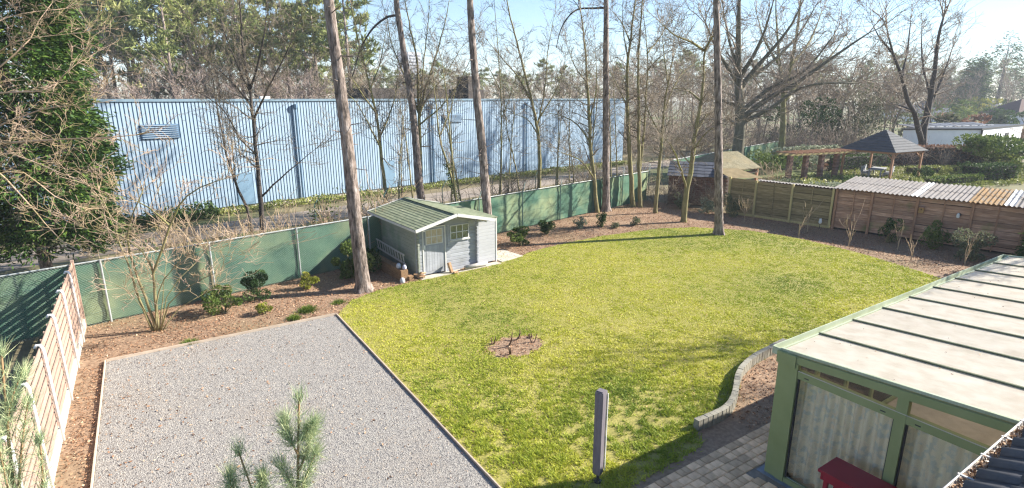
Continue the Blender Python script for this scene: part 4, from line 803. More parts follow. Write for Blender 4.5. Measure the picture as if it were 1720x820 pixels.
'N': [(0.04, [(-0.44, 17.67, -0.02), (-0.63, 17.79, 0.90), (-0.75, 17.87, 2.01), (-0.89, 17.96, 2.84), (-0.99, 18.03, 3.49), (-1.12, 18.11, 3.96)]), (0.045, [(-0.33, 17.60, -0.02), (-0.25, 17.52, 0.99), (-0.21, 17.47, 1.69), (0.03, 17.28, 2.28), (0.32, 17.06, 3.02), (0.59, 16.86, 3.59), (1.10, 16.50, 4.06), (1.71, 16.08, 4.30)]), (0.045, [(-0.38, 17.63, -0.02), (-0.48, 17.55, 1.03), (-0.62, 17.50, 1.92), (-0.63, 17.36, 2.77), (-0.45, 17.09, 3.43), (-0.13, 16.74, 4.06)]), (0.022, [(-0.27, 17.56, -0.00), (0.04, 17.21, 0.86), (0.58, 16.72, 1.41), (1.29, 16.11, 1.87)]), (0.02, [(-0.27, 17.56, -0.00), (-0.00, 17.57, 0.93), (0.34, 17.53, 1.40), (0.83, 17.40, 1.87)]), (0.02, [(-0.24, 17.54, -0.02), (0.23, 17.62, 0.51), (0.87, 17.59, 0.84)]), (0.02, [(-0.46, 17.69, -0.00), (-0.58, 17.29, 0.79), (-0.72, 16.90, 1.28)]), (0.02, [(-0.30, 17.58, -0.00), (-0.03, 17.52, 1.30), (0.13, 17.53, 1.95)]), (0.03, [(-0.21, 17.52, 1.67), (-0.36, 17.30, 2.42), (-0.81, 17.28, 2.89), (-1.40, 17.34, 3.11)]), (0.03, [(0.33, 17.17, 3.00), (-0.07, 17.66, 3.45), (-0.57, 18.21, 3.74)]), (0.025, [(-0.35, 17.61, -0.00), (-0.27, 17.47, 0.84), (-0.00, 17.21, 1.55), (0.55, 16.76, 2.24), (1.03, 16.36, 2.43)])],
'p1': [(0.27, [(5.63, 17.77, -0.04), (5.55, 17.82, 1.83), (5.49, 17.86, 3.80), (5.42, 17.91, 5.67), (5.33, 17.96, 7.44), (5.25, 18.02, 9.13), (5.22, 18.04, 10.10)])],
'p2': [(0.26, [(12.37, 27.75, 0.00), (12.20, 27.86, 2.12), (12.10, 27.93, 5.25), (11.83, 28.10, 8.21), (11.62, 28.24, 10.47), (11.53, 28.30, 11.84)])],
'p3': [(0.25, [(12.84, 21.47, -0.15), (12.72, 21.55, 1.47), (12.57, 21.65, 4.14), (12.38, 21.77, 6.67), (12.25, 21.86, 9.08), (12.19, 21.90, 10.69)])],
'p4': [(0.26, [(21.94, 23.65, -0.06), (21.81, 23.74, 3.55), (21.64, 23.85, 8.32), (21.52, 23.93, 11.89)])],
'p5': [(0.24, [(22.50, 16.36, -0.06), (22.27, 16.51, 2.68), (21.93, 16.73, 6.69), (21.58, 16.96, 10.39), (21.50, 17.01, 11.10)])],
}

def nrm(v):
    l = math.sqrt(v[0] ** 2 + v[1] ** 2 + v[2] ** 2) + 1e-9; return (v[0] / l, v[1] / l, v[2] / l)

def grow(rg, segs, p, d, L, r, lev, cfg):
    n = 4 if lev == 1 else 3
    st = L / n; rm = cfg['rmin']
    for i in range(n):
        g = rg.gauss; w = cfg['wig']
        d = nrm((d[0] + g(0, w), d[1] + g(0, w), d[2] + g(0, w) + cfg['up']))
        q = (p[0] + d[0] * st, p[1] + d[1] * st, p[2] + d[2] * st)
        ra = max(r * (1 - 0.72 * i / n), rm); rb = max(r * (1 - 0.72 * (i + 1) / n), rm)
        segs.append((*p, *q, ra, rb)); p = q
        if lev < cfg['lev']:
            for _ in range(cfg['nb']):
                if rg.random() < cfg['pb']:
                    s = cfg['spread']; c = nrm((d[0] + g(0, s), d[1] + g(0, s), d[2] + g(0, s) * 0.8 + cfg['up']))
                    grow(rg, segs, p, c, L * rg.uniform(0.4, 0.75), max(rb * 0.65, rm), lev + 1, cfg)

def bare_tree(name, stems, label, cat='tree', group=None, seed=1, bark=None, twig=None, gap=0.28, f0=0.25, blen=1.4, bare_below=2.0, stem_step=0.35, **kw):
    cfg = dict(rmin=0.006, wig=0.16, up=0.05, lev=3, nb=2, pb=0.6, spread=0.65); cfg.update(kw)
    rg = random.Random(seed); base = stems[0][1][0]; B = Vector((base[0], base[1], 0))
    t = empty(name, B, 0, label, cat, group)
    tb = MB(); segs = []
    for si, (r0, pts) in enumerate(stems):
        sp = [p - B for p in spline(pts, stem_step)]; n = len(sp)
        sp = [p + Vector((rg.gauss(0, 0.012), rg.gauss(0, 0.012), 0)) * (0 if i == 0 else 1) for i, p in enumerate(sp)]
        tot = sum((sp[i + 1] - sp[i]).length for i in range(n - 1))
        rad = [max(r0 * (1 - 0.78 * i / max(1, n - 1)), 0.008) * (1.28 if (i == 0 and si == 0) else 1) for i in range(n)]
        tb.tube(sp, rad, 9 if r0 > 0.1 else 6)
        run = 0.0; acc = 0.0
        for i in range(1, n):
            l = (sp[i] - sp[i - 1]).length; run += l; acc += l
            fr = run / tot
            if (si == 0 and fr < f0) or sp[i].z < bare_below: acc = 0; continue
            d = (sp[i] - sp[i - 1]).normalized()
            while acc > gap:
                acc -= gap
                s = cfg['spread'] * 1.15
                c = nrm((d.x * 0.5 + rg.gauss(0, s), d.y * 0.5 + rg.gauss(0, s), d.z * 0.5 + rg.gauss(0, s) * 0.6 + 0.15))
                grow(rg, segs, tuple(sp[i]), c, blen * rg.uniform(0.5, 1.2) * (1.1 - 0.5 * fr), max(rad[i] * cfg.get('bf', 0.42), cfg['rmin']), 1, cfg)
        d = (sp[-1] - sp[-2]).normalized()
        for _ in range(3): grow(rg, segs, tuple(sp[-1]), nrm((d.x + rg.gauss(0, .25), d.y + rg.gauss(0, .25), d.z + .2)), blen * 1.1, rad[-1], 1, cfg)
    tb.build('trunk', bark or M_bark, t, smooth=True)
    link_mesh('crown', seg_mesh('crown', segs), twig or M_twig, t)
    return t, len(segs)

def needle_tufts(cen, dirs, n_per, length, width, rng, spread=0.8):
    """tufts of long thin triangles round the given centres"""
    cen = np.repeat(np.asarray(cen, float), n_per, 0); d = np.repeat(np.asarray(dirs, float), n_per, 0)
    n = len(cen); d = d + rng.normal(size=(n, 3)) * spread; d /= np.linalg.norm(d, axis=1, keepdims=True) + 1e-9
    s = np.cross(d, rng.normal(size=(n, 3))); s /= np.linalg.norm(s, axis=1, keepdims=True) + 1e-9
    L = length * rng.uniform(0.7, 1.25, (n, 1)); w = width * rng.uniform(0.7, 1.3, (n, 1))
    cen = cen + rng.normal(size=(n, 3)) * length * 0.12
    V = np.stack([cen - s * w, cen + s * w, cen + d * L], 1).reshape(-1, 3)
    return V

def pine_crown(rng, z0, z1, rad, nbr, tufts, n_per, length, width, axis=lambda z: (0, 0)):
    """branch segments and needle triangles for a pine crown"""
    segs = []; cen = []; dirs = []
    for i in range(nbr):
        f = (i + 0.5) / nbr; z = z0 + (z1 - z0) * f; a = rng.uniform(0, 6.28)
        L = rad * (0.45 + 0.75 * math.sin(math.pi * min(1, 0.25 + 0.72 * f))) * rng.uniform(0.6, 1.15) * (1.0 if f < 0.85 else 0.55)
        x0, y0 = axis(z); p = np.array([x0, y0, z]); d = np.array([math.cos(a), math.sin(a), rng.uniform(0.0, 0.45)]); d /= np.linalg.norm(d)
        q = p
        for k in range(4):
            e = d + rng.normal(size=3) * 0.22; e[2] += 0.08; e /= np.linalg.norm(e); r = q + e * L / 4
            segs.append((*q, *r, 0.05 * (1 - k / 4.5), 0.05 * (1 - (k + 1) / 4.5))); q = r
            if k >= 1:
                for _ in range(tufts):
                    c = q + rng.normal(size=3) * np.array([0.42, 0.42, 0.16]) * (0.5 + L * 0.16); cen.append(c); dirs.append([e[0] * .5, e[1] * .5, 0.7])
    return segs, np.array(cen), np.array(dirs)

tri = lambda V: np.arange(len(V)).reshape(-1, 3)
def tuft_tint(cen, n_per, rng, lo=0.15, hi=0.85):
    t = rng.uniform(lo, hi, len(cen)); return np.clip(np.repeat(t, n_per) + rng.normal(0, 0.12, len(cen) * n_per), 0, 1)

# ---- tall pines of the garden
def garden_pine(key, label, seed, top=17.0, stub=18, hook=None):
    r0, pts = TR[key][0]; rg = np.random.default_rng(seed); base = Vector((pts[0][0], pts[0][1], 0))
    ps = [Vector(p) - base for p in pts]; ps[0].z = -0.15
    d = (ps[-1] - ps[-2]).normalized(); ps.append(ps[-1] + d * (top - ps[-1].z))
    t = empty('pine_tree', base, 0, label, 'pine tree')
    sp = spline(ps, 0.11); n = len(sp)
    b = MB(); sides = 22; vs = []
    ph = rg.uniform(0, 6.28, 6)
    for i, p in enumerate(sp):
        f = i / (n - 1); r = r0 * (0.86 - 0.55 * f) + r0 * 0.42 * math.exp(-max(p.z, 0) / 0.2)
        for k in range(sides):
            a = 2 * math.pi * k / sides
            rr = r * (1 + 0.03 * math.sin(3 * a + ph[0] + p.z) + 0.025 * math.sin(7 * a + ph[1] + 2.3 * p.z) + rg.normal(0, 0.032) + 0.16 * math.exp(-max(p.z, 0) / 0.18) * math.sin(5 * a + ph[2]))
            vs.append((p.x + rr * math.cos(a), p.y + rr * math.sin(a), p.z))
    b.add(vs, [(i * sides + k, i * sides + (k + 1) % sides, (i + 1) * sides + (k + 1) % sides, (i + 1) * sides + k) for i in range(n - 1) for k in range(sides)])
    b.build('trunk', M_pbark, t, smooth=True)
    ax = lambda z: (ps[-1].x * min(1.0, z / top), ps[-1].y * min(1.0, z / top))
    segs, cen, dr = pine_crown(rg, 12.2, top + 0.5, 2.6, 26, 3, 9, 0.3, 0.03, ax)
    for k in range(stub):
        z = rg.uniform(3.0, 11); i = min(range(n), key=lambda j: abs(sp[j].z - z)); p = sp[i]; a = rg.uniform(0, 6.28); L = rg.uniform(0.15, 0.9)
        segs.append((p.x, p.y, p.z, p.x + math.cos(a) * L, p.y + math.sin(a) * L, p.z + rg.uniform(-.1, .2), 0.022, 0.008))
    link_mesh('branches', seg_mesh('branches', segs, 5), M_pbark, t)['kind'] = 'stuff'
    if hook:
        i = min(range(n), key=lambda j: abs(sp[j].z - hook[0][1])); o_ = sp[i]; lf = Vector((-0.837, 0.547, 0))
        hp_ = spline([o_] + [Vector((o_.x, o_.y, 0)) + lf * a_ + Vector((0, 0, z_)) for a_, z_ in hook], 0.2)
        MB().tube(hp_, [0.06 - 0.045 * q / len(hp_) for q in range(len(hp_))], 6).build('dead_branch', M_bark_d, t, smooth=True)
    V = needle_tufts(cen, dr, 9, 0.34, 0.03, rg)
    link_mesh('crown', np_mesh('crown', V, tri(V), tuft_tint(cen, 9, rg)), M_needle, t)
    return t
garden_pine('p1', 'tall straight pine trunk rising from the mulch in front of the shed', 1)
garden_pine('p2', 'tall pine trunk bending slightly above the ridge of the shed roof', 2, hook=[(0.5, 10.25), (1.3, 9.7), (2.0, 8.7), (2.5, 7.4), (3.2, 6.7)])
garden_pine('p3', 'tall pine trunk rising behind the right wall of the shed', 3)
garden_pine('p4', 'brown pine trunk standing by the fence among slender mossy trees', 4, hook=[(0.6, 10.9), (1.6, 10.8), (2.3, 10.0), (2.6, 8.9)])
garden_pine('p5', 'straight reddish pine trunk standing at the far edge of the lawn', 5)

# dead hooked branch on the pine behind the shed
NS = 0
def T(key, *a, **k):
    global NS
    o, n = bare_tree('bare_tree', TR[key], *a, **k); NS += n; return o
T('A', 'dark bare tree with rounded crown behind the fence near the slat fence', seed=21, bark=M_bark_d, twig=M_twig, gap=0.22, blen=1.5, bare_below=3.2)
T('A2', 'thin bare tree leaning left beside the dark rounded tree', seed=22, bark=M_bark_d, gap=0.3, blen=1.0, bare_below=2.5)
T('B', 'slender bare tree with yellowish stem behind the back slope of the shed roof', seed=23, gap=0.28, blen=1.3, bare_below=3)
T('C', 'bare vase shaped tree spreading above the shed ridge', seed=24, gap=0.3, blen=1.3, bare_below=3.5)
t_ivy = T('D', 'small leaning bare tree with ivy on its lower trunk', seed=25, gap=0.4, blen=0.9, bare_below=3)
T('E', 'slender bare tree forking high behind the fence right of the shed', seed=26, gap=0.32, blen=1.3, bare_below=3.5)
T('E2', 'very thin upright bare sapling behind the fence', seed=27, gap=0.4, blen=0.9, bare_below=3)
T('E3', 'thin crooked bare sapling behind the fence', seed=28, gap=0.45, blen=0.8, bare_below=3)
T('F', 'crooked dark bare tree in front of the fence beside the brown pine trunk', seed=29, gap=0.25, blen=1.4, bare_below=2.2)
T('G', 'mossy bare tree with a thick straight stem in the mulch by the fence', seed=30, gap=0.28, blen=1.4, bare_below=3.5)
T('G2', 'mossy bare tree with twin stems rising from one foot by the fence', seed=31, gap=0.28, blen=1.3, bare_below=3.5)
T('H', 'leaning mossy bare tree in the mulch near the brick outbuilding', seed=32, gap=0.28, blen=1.3, bare_below=2.5)
T('I', 'forked leaning bare tree on the mulch near the far lawn edge', seed=33, gap=0.24, blen=1.5, bare_below=2.2)
T('J', 'massive old bare tree with long sweeping limbs behind the mossy shelter', seed=34, gap=0.75, blen=3.2, bare_below=3, rmin=0.013, lev=3, nb=2, pb=0.58, bark=M_bark_m, twig=M_twig_f, stem_step=0.8)
T('K', 'large bare tree forking into several stems beside the far green fence', seed=35, gap=0.8, blen=2.8, bare_below=4, rmin=0.013, twig=M_twig_f, pb=0.55, stem_step=0.8)
T('L', 'black trunked bare tree forking above the gazebo', seed=36, gap=0.95, blen=3.0, bare_below=4, rmin=0.014, pb=0.55, bark=M_bark_d, twig=M_twig_f, stem_step=0.8)
T('M', 'wide pale twigged bare tree reaching over the corner of the green fence', seed=37, bark=M_twig_y, twig=M_twig_y, gap=0.26, blen=0.85, bare_below=0.8, f0=0.1, rmin=0.004, bf=0.18, wig=0.12, up=0.04, lev=3, nb=2, pb=0.55, spread=0.7)
T('N', 'multi stemmed bare shrub growing from the bark mulch beside the gravel', 'shrub', seed=38, bark=M_bark, twig=M_twig_y, gap=0.32, blen=0.85, bare_below=1.2, f0=0.35, rmin=0.005, wig=0.2, spread=0.7, lev=3, pb=0.5)
# a bare tree beyond the conservatory whose twigs shade the far end of its roof and the lawn
_t, _n = bare_tree('bare_tree', [(0.13, [(23.8, 3.4, -0.1), (23.7, 3.5, 2.0), (23.5, 3.3, 4.5), (23.6, 3.5, 7.5)]), (0.07, [(23.7, 3.5, 2.0), (22.6, 4.2, 4.0), (22.0, 4.6, 6.0)]), (0.07, [(23.6, 3.4, 2.8), (24.4, 2.6, 4.6), (24.8, 2.2, 6.4)]), (0.06, [(23.5, 3.3, 4.0), (22.8, 2.6, 5.2), (22.2, 2.2, 6.8)])], 'bare garden tree beyond the far end of the conservatory', seed=61, gap=0.16, blen=1.3, bare_below=2.2, rmin=0.008)
# ivy on the small leaning tree
r0, pts = TR['D'][0]; sp = spline(pts, 0.1); cen = []; B = Vector((pts[0][0], pts[0][1], 0))
for p in sp:
    if p.z < 3.3:
        for _ in range(14): a = random.uniform(0, 6.28); q = p - B + Vector((math.cos(a), math.sin(a), 0)) * random.uniform(0.08, 0.24); cen.append(tuple(q + Vector((0, 0, random.uniform(-.1, .1)))))
link_mesh('ivy', leaf_mesh('ivy', np.array(cen), 0.09, NP, aspect=0.8), M_ivy, t_ivy)

# ---- big dark conifer at the left
def conifer(name, loc, H_, rad, n_spray, label, m, zmin=1.0, seed=3, leaf=0.13, per=9, power=0.75):
    rg = np.random.default_rng(seed); t = empty(name, loc, 0, label, 'conifer')
    MB().tube([(0, 0, -0.1), (0, 0, H_ * 0.9)], [rad * 0.09, 0.03], 8).build('trunk', M_pbark, t)
    z = zmin + (H_ - zmin) * (1 - np.sqrt(rg.random(n_spray))) ** 0.9; a = rg.uniform(0, 6.28, n_spray)
    lump = 1 + 0.16 * np.sin(a * 3 + z * 1.7) + 0.13 * np.sin(a * 7 - z * 2.9) + rg.normal(0, 0.07, n_spray)
    r = rad * np.clip((H_ - z) / (H_ - zmin), 0, 1) ** power * lump * np.where(rg.random(n_spray) < 0.8, 1, rg.uniform(0.5, 0.95, n_spray))
    c = np.stack([r * np.cos(a), r * np.sin(a), z], 1); out = np.stack([np.cos(a), np.sin(a), np.full(n_spray, -0.15)], 1)
    sc_ = np.repeat(rg.normal(0, 0.2, n_spray), per)
    ks = np.tile(np.arange(per) / per, n_spray)[:, None]; C_ = np.repeat(c, per, 0) + np.repeat(out, per, 0) * (ks - 0.4) * leaf * 3.0 + rg.normal(size=(n_spray * per, 3)) * np.array([0.6, 0.6, 0.45]) * leaf * (1.1 - 0.7 * ks); D_ = np.repeat(out, per, 0)
    tn = np.clip(0.45 + sc_ + rg.normal(0, 0.15, len(C_)), 0, 1)
    link_mesh('crown', leaf_mesh('crown', C_, leaf, rg, direction=D_, aspect=0.28, tint=tn, jitter=0.4), m, t)
    sg = []
    for k in range(70):
        zz = zmin + (H_ - zmin) * k / 70 * 0.95; aa = k * 2.4; rr = rad * ((H_ - zz) / (H_ - zmin)) ** power * 0.9
        sg.append((0, 0, zz, rr * math.cos(aa), rr * math.sin(aa), zz - 0.2, 0.04, 0.01))
    link_mesh('branches', seg_mesh('branches', sg, 4), M_pbark, t)['kind'] = 'stuff'
    return t
conifer('conifer', (-3.35, 24.4, 0), 20.0, 2.1, 12500, 'tall dense dark green conifer behind the corner of the green fence', M_thuja, 1.3, 3, 0.2, 9, 0.4)
# ---------------------------------------------------------------- shrubs and small plants
M_lf = {
 'dark': mat('dark_glossy_leaves', [(0.0, (0.018, 0.045, 0.014)), (0.6, (0.055, 0.105, 0.030)), (1.0, (0.13, 0.18, 0.06))], tint=True, transl=0.2, rough=0.65, spec=0.12),
 'mid': mat('mid_green_leaves', [(0.0, (0.035, 0.07, 0.018)), (0.5, (0.10, 0.155, 0.035)), (1.0, (0.24, 0.28, 0.08))], tint=True, transl=0.25, rough=0.65, spec=0.12),
 'yellow': mat('yellow_green_leaves', [(0.0, (0.07, 0.10, 0.015)), (0.5, (0.20, 0.225, 0.03)), (1.0, (0.40, 0.36, 0.07))], tint=True, transl=0.25, rough=0.65, spec=0.12),
 'pale': mat('variegated_leaves', [(0.0, (0.10, 0.13, 0.08)), (0.5, (0.25, 0.29, 0.19)), (1.0, (0.48, 0.49, 0.36))], tint=True, transl=0.2, rough=0.65, spec=0.12),
 'brown': mat('brown_beech_leaves', [(0.0, (0.10, 0.05, 0.03)), (0.5, (0.24, 0.13, 0.08)), (1.0, (0.38, 0.24, 0.17))], tint=True, transl=0.2),
 'grey': mat('grey_green_leaves', [(0.0, (0.07, 0.085, 0.05)), (0.5, (0.16, 0.18, 0.10)), (1.0, (0.28, 0.29, 0.18))], tint=True, transl=0.2),
 'gold': mat('gold_green_leaves', [(0.0, (0.08, 0.11, 0.03)), (0.5, (0.24, 0.27, 0.07)), (1.0, (0.40, 0.40, 0.14))], tint=True, transl=0.25, rough=0.55),
}
def shrub(name, loc, rad, h, n, leaf, kind, label, seed, group=None, cat='shrub', gaps=0.28, z0=0.12, stems=12, aspect=0.5, lobes=11):
    if 'evergreen_shrub' in name or 'rhodo' in name: n = int(n * 1.7); leaf *= 0.74
    rg = np.random.default_rng(seed); t = empty(name, loc, 0, label, cat, group)
    # lobed crown: leaves gathered on the skins of several small lobes
    lc = rg.normal(size=(lobes, 3)); lc /= np.linalg.norm(lc, axis=1, keepdims=True); lc *= rg.uniform(0.3, 0.95, (lobes, 1))
    lr = rg.uniform(0.2, 0.46, lobes)
    k = rg.integers(0, lobes, n); d = rg.normal(size=(n, 3)); d /= np.linalg.norm(d, axis=1, keepdims=True)
    c = lc[k] + d * (lr[k] * rg.uniform(0.6, 1.08, n) ** 0.6)[:, None]
    keep = c[:, 2] > -0.95; c, d, k = c[keep], d[keep], k[keep]; n = len(c)
    zn = (c[:, 2] - c[:, 2].min()) / (c[:, 2].max() - c[:, 2].min()); cn_ = np.abs(c[:, :2]).max()
    P = np.stack([c[:, 0] / cn_ * rad * 1.1, c[:, 1] / cn_ * rad * 1.1, z0 * 0.3 + zn * (h - z0 * 0.3)], 1)
    tn = np.clip(0.5 + rg.normal(0, 0.14, lobes)[k] + rg.normal(0, 0.16, n), 0, 1)
    link_mesh('foliage', leaf_mesh('foliage', P, leaf, rg, direction=d * 0.7 + np.array([0, 0, 0.3]), aspect=aspect, tint=tn, jitter=0.5), M_lf[kind], t)
    sg = []
    for i in range(stems):
        q = lc[i % lobes]; sg.append((rg.normal(0, .03), rg.normal(0, .03), -0.03, q[0] * rad, q[1] * rad, z0 + (q[2] + 1) * .5 * (h - z0), 0.016, 0.006))
    link_mesh('stem', seg_mesh('stem', sg, 4), M_bark, t)
    return t
shrub('evergreen_shrub', (1.4, 18.1, 0), 0.52, 0.85, 1300, 0.10, 'mid', 'loose light green shrub on the mulch beside the bare shrub', 1)
shrub('evergreen_shrub', (2.5, 18.95, 0), 0.50, 0.88, 1700, 0.09, 'dark', 'round dark green shrub against the green fence', 2)
shrub('evergreen_shrub', (4.1, 19.0, 0), 0.34, 0.62, 800, 0.09, 'yellow', 'small round yellow green shrub left of the tall front pine', 3)
shrub('rhododendron', (5.72, 19.3, 0), 0.70, 1.45, 1900, 0.15, 'mid', 'tall large leaved green shrub behind the front pine trunk', 4, aspect=0.36)
shrub('rhododendron', (6.55, 19.6, 0), 0.42, 1.0, 800, 0.13, 'dark', 'shaded dark shrub between the pine trunk and the shed', 41, aspect=0.36)
shrub('evergreen_shrub', (2.4, 17.35, 0), 0.24, 0.36, 330, 0.09, 'yellow', 'very small golden shrub near the gravel edge', 5)
shrub('evergreen_shrub', (13.4, 19.75, 0), 0.66, 0.85, 1500, 0.12, 'mid', 'bushy broad leaved shrub right of the shed slab', 6)
shrub('evergreen_shrub', (15.6, 20.9, 0), 0.48, 0.72, 900, 0.12, 'dark', 'dark green shrub by the fence right of the bushy one', 7)
shrub('evergreen_shrub', (17.8, 21.1, 0), 0.42, 0.55, 420, 0.11, 'pale', 'sparse pale variegated shrub in the mulch before the fence', 8)
shrub('evergreen_shrub', (18.9, 20.6, 0), 0.36, 0.8, 520, 0.11, 'dark', 'upright dark shrub in the mulch near the crooked dark tree', 9)
shrub('evergreen_shrub', (20.6, 20.0, 0), 0.30, 0.42, 300, 0.10, 'grey', 'tiny grey green shrub at the foot of the mossy trees', 10)
shrub('evergreen_shrub', (19.3, 20.1, 0), 0.26, 0.3, 200, 0.10, 'grey', 'tiny flat grey shrub next to the upright dark one', 101)
shrub('evergreen_shrub', (26.0, 21.6, 0), 0.55, 0.95, 700, 0.11, 'grey', 'grey leaved shrub left of the brick wall', 11)
shrub('evergreen_shrub', (26.3, 20.0, 0), 0.6, 0.9, 800, 0.11, 'pale', 'silvery shrub before the brick outbuilding', 12)
shrub('evergreen_shrub', (26.6, 18.6, 0), 0.62, 1.3, 1100, 0.11, 'grey', 'taller grey green shrub between pine trunk and olive fence', 13)
shrub('evergreen_shrub', (27.55, 11.2, 0), 0.42, 1.15, 700, 0.11, 'dark', 'narrow dark shrub against the brown fence below the nest box', 14)
shrub('evergreen_shrub', (27.9, 9.6, 0), 0.6, 1.2, 1100, 0.11, 'mid', 'leafy green shrub against the brown fence below the white feeder', 15)
shrub('evergreen_shrub', (27.3, 8.0, 0), 0.75, 1.3, 1300, 0.11, 'grey', 'broad grey green shrub at the right end of the brown fence', 16)
conifer('evergreen_tree', (28.1, 5.7, 0), 3.2, 0.95, 1300, 'dark evergreen with bare side branches at the end of the brown fence', M_thuja, 0.15, 17, 0.13, 7, 0.5)

M_tuft = mat('tuft_blades', [(0.0, (0.03, 0.07, 0.01)), (0.5, (0.09, 0.15, 0.02)), (1.0, (0.20, 0.26, 0.04))], tint=True, transl=0.2)
def tuft(name, loc, r, h, n, label, seed):
    rg = np.random.default_rng(seed); p = np.stack([rg.normal(0, r * .45, n), rg.normal(0, r * .45, n), np.zeros(n)], 1)
    V = needle_tufts(p, np.tile([0, 0, 1.0], (n, 1)) + p * 2.0 / r * 0.5, 1, h, 0.008, rg, 0.35)
    return tag(link_mesh(name, np_mesh(name, V, tri(V), rg.random(len(V) // 3)), M_tuft, None, loc), label, 'grass tuft')
tuft('grass_tuft', (3.55, 16.85, 0), 0.22, 0.16, 900, 'low dark green grassy cushion near the gravel corner', 1)
tuft('grass_tuft', (3.05, 16.4, 0), 0.14, 0.13, 500, 'small bright grass tuft at the gravel edging', 2)
tuft('grass_tuft', (4.55, 17.0, 0), 0.2, 0.12, 300, 'little yellow grass tuft at the lawn corner', 3)
tuft('grass_tuft', (0.35, 16.2, 0), 0.2, 0.10, 250, 'sparse weeds growing beside the gravel edging', 4)

# pruned roses in the round bed
M_cane = mat('rose_cane', [(0.3, (0.09, 0.055, 0.04)), (0.7, (0.19, 0.12, 0.085))], scale=9)
for i, (x, y, s, lb) in enumerate(((7.05, 11.72, 0.75, 'pruned rose stump at the back left of the round bed'), (7.32, 11.4, 1.3, 'tallest pruned rose stump in the middle of the round bed'), (7.72, 11.62, 1.2, 'pruned rose stump at the back of the round bed'), (7.98, 11.18, 1.15, 'pruned rose stump with three prongs on the right of the round bed'), (7.12, 10.98, 1.0, 'pruned rose stump at the front of the round bed'), (8.1, 11.5, 0.5, 'smallest pruned rose stump at the edge of the round bed'))):
    rg = random.Random(i + 5); b = MB()
    for k in range(rg.choice((2, 3, 3))):
        a = rg.uniform(0, 6.28); h = s * rg.uniform(0.18, 0.33); d = Vector((math.cos(a), math.sin(a), 0)) * 0.09 * s
        b.tube([(0, 0, -0.02), tuple(d * 0.7 + Vector((0, 0, h * .3))), tuple(d + Vector((0, 0, h * .65))), tuple(d * rg.uniform(0.9, 1.5) + Vector((0, 0, h)))], [0.022, 0.017, 0.014, 0.012], 6)
    tag(b.build('rose_stump', M_cane, None, (x, y, 0)), lb, 'rose', 'pruned roses in the round bed')

# bare saplings before the wooden fence
def sapling(loc, h, n, label, seed, m=None, group='bare saplings before the wooden fence'):
    rg = random.Random(seed); segs = []; b = MB(); t = empty('sapling', loc, 0, label, 'sapling', group)
    cfg = dict(rmin=0.006, wig=0.12, up=0.10, lev=2, nb=1, pb=0.6, spread=0.45)
    b.tube([(0, 0, -0.05), (rg.gauss(0, .02), rg.gauss(0, .02), h * 0.4)], [0.022, 0.016], 6)
    for k in range(n): grow(rg, segs, (0, 0, h * rg.uniform(0.1, 0.4)), nrm((rg.gauss(0, .35), rg.gauss(0, .35), 1)), h * rg.uniform(0.4, 0.7), 0.012, 1, cfg)
    b.build('trunk', m or M_twig_y, t); link_mesh('crown', seg_mesh('crown', segs), m or M_twig_y, t)
    return t
for (x, y, h, n, lb, sd) in ((25.9, 17.4, 1.2, 9, 'bushy bare sapling right of the reddish pine trunk', 1), (26.0, 17.0, 0.6, 4, 'short orange twigged sapling near the reddish pine', 2), (25.1, 13.95, 1.7, 3, 'thin straight bare sapling before the olive fence', 3), (26.6, 14.4, 1.1, 4, 'bare sapling near the white owl ornament', 4), (25.3, 11.8, 1.45, 5, 'forked bare sapling at the lawn edge before the brown fence', 5), (25.25, 9.35, 1.0, 4, 'small branched bare sapling at the far right lawn corner', 6), (26.6, 10.4, 1.0, 5, 'bare sapling in the shade below the nest box', 7), (26.3, 7.9, 1.2, 4, 'bare sapling before the broad grey shrub', 8)):
    sapling((x, y, 0), h, n, lb, sd)

# nest boxes and owl on the wooden fence
wf = lambda s, off: (WA.x + 0.1785 * s - 0.984 * off, WA.y - 0.984 * s - 0.1785 * off)
M_nest = mat('nest_box_wood', [(0.3, (0.30, 0.17, 0.06)), (0.7, (0.42, 0.26, 0.11))], scale=6)
x, y = wf(ylen(10.6), 0.12); nb = empty('nest_box', (x, y, 1.35), WRZ, 'brown wooden nest box hanging on the brown fence', 'nest box')
MB().box(-0.09, 0.09, -0.09, 0.03, 0, 0.24).build('body', M_nest, nb); MB().beam((0, 0.05, 0.28), (0, -0.13, 0.245), 0.23, 0.018).build('roof', M_bpost, nb); MB().tube([(0, -0.088, 0.15), (0, -0.097, 0.15)], 0.025, 10).build('entrance', M_iron, nb)
x, y = wf(ylen(9.3), 0.14); nb = empty('bird_feeder', (x, y, 1.3), WRZ, 'white bird feeder with dark hood hanging on the brown fence', 'bird feeder')
MB().lathe([(0.07, 0), (0.09, 0.05), (0.085, 0.2), (0.05, 0.28), (0.01, 0.30)], 10).build('body', M_white, nb, (0, 0, 0.02), True); MB().lathe([(0.13, 0.17), (0.10, 0.27), (0.03, 0.335)], 10).build('hood', M_iron, nb, (0.02, 0.07, 0.0), True); nb.scale = (0.7, 0.7, 0.7)
x, y = wf(ylen(14.55), 0.25); ow = empty('owl_ornament', (x, y, 0.22), WRZ, 'small white owl ornament on a stick before the olive fence', 'ornament')
MB().lathe([(0.03, 0), (0.075, 0.04), (0.08, 0.11), (0.06, 0.16), (0.065, 0.2), (0.05, 0.24), (0.01, 0.26)], 10).build('body', M_white, ow, None, True); MB().tube([(0, 0, -0.25), (0, 0, 0.01)], 0.012, 6).build('stick', M_iron, ow)
for sx in (-0.035, 0.035): MB().lathe([(0.018, 0), (0.004, 0.05)], 6, (sx, 0, 0.23)).build('ear', M_white, ow)

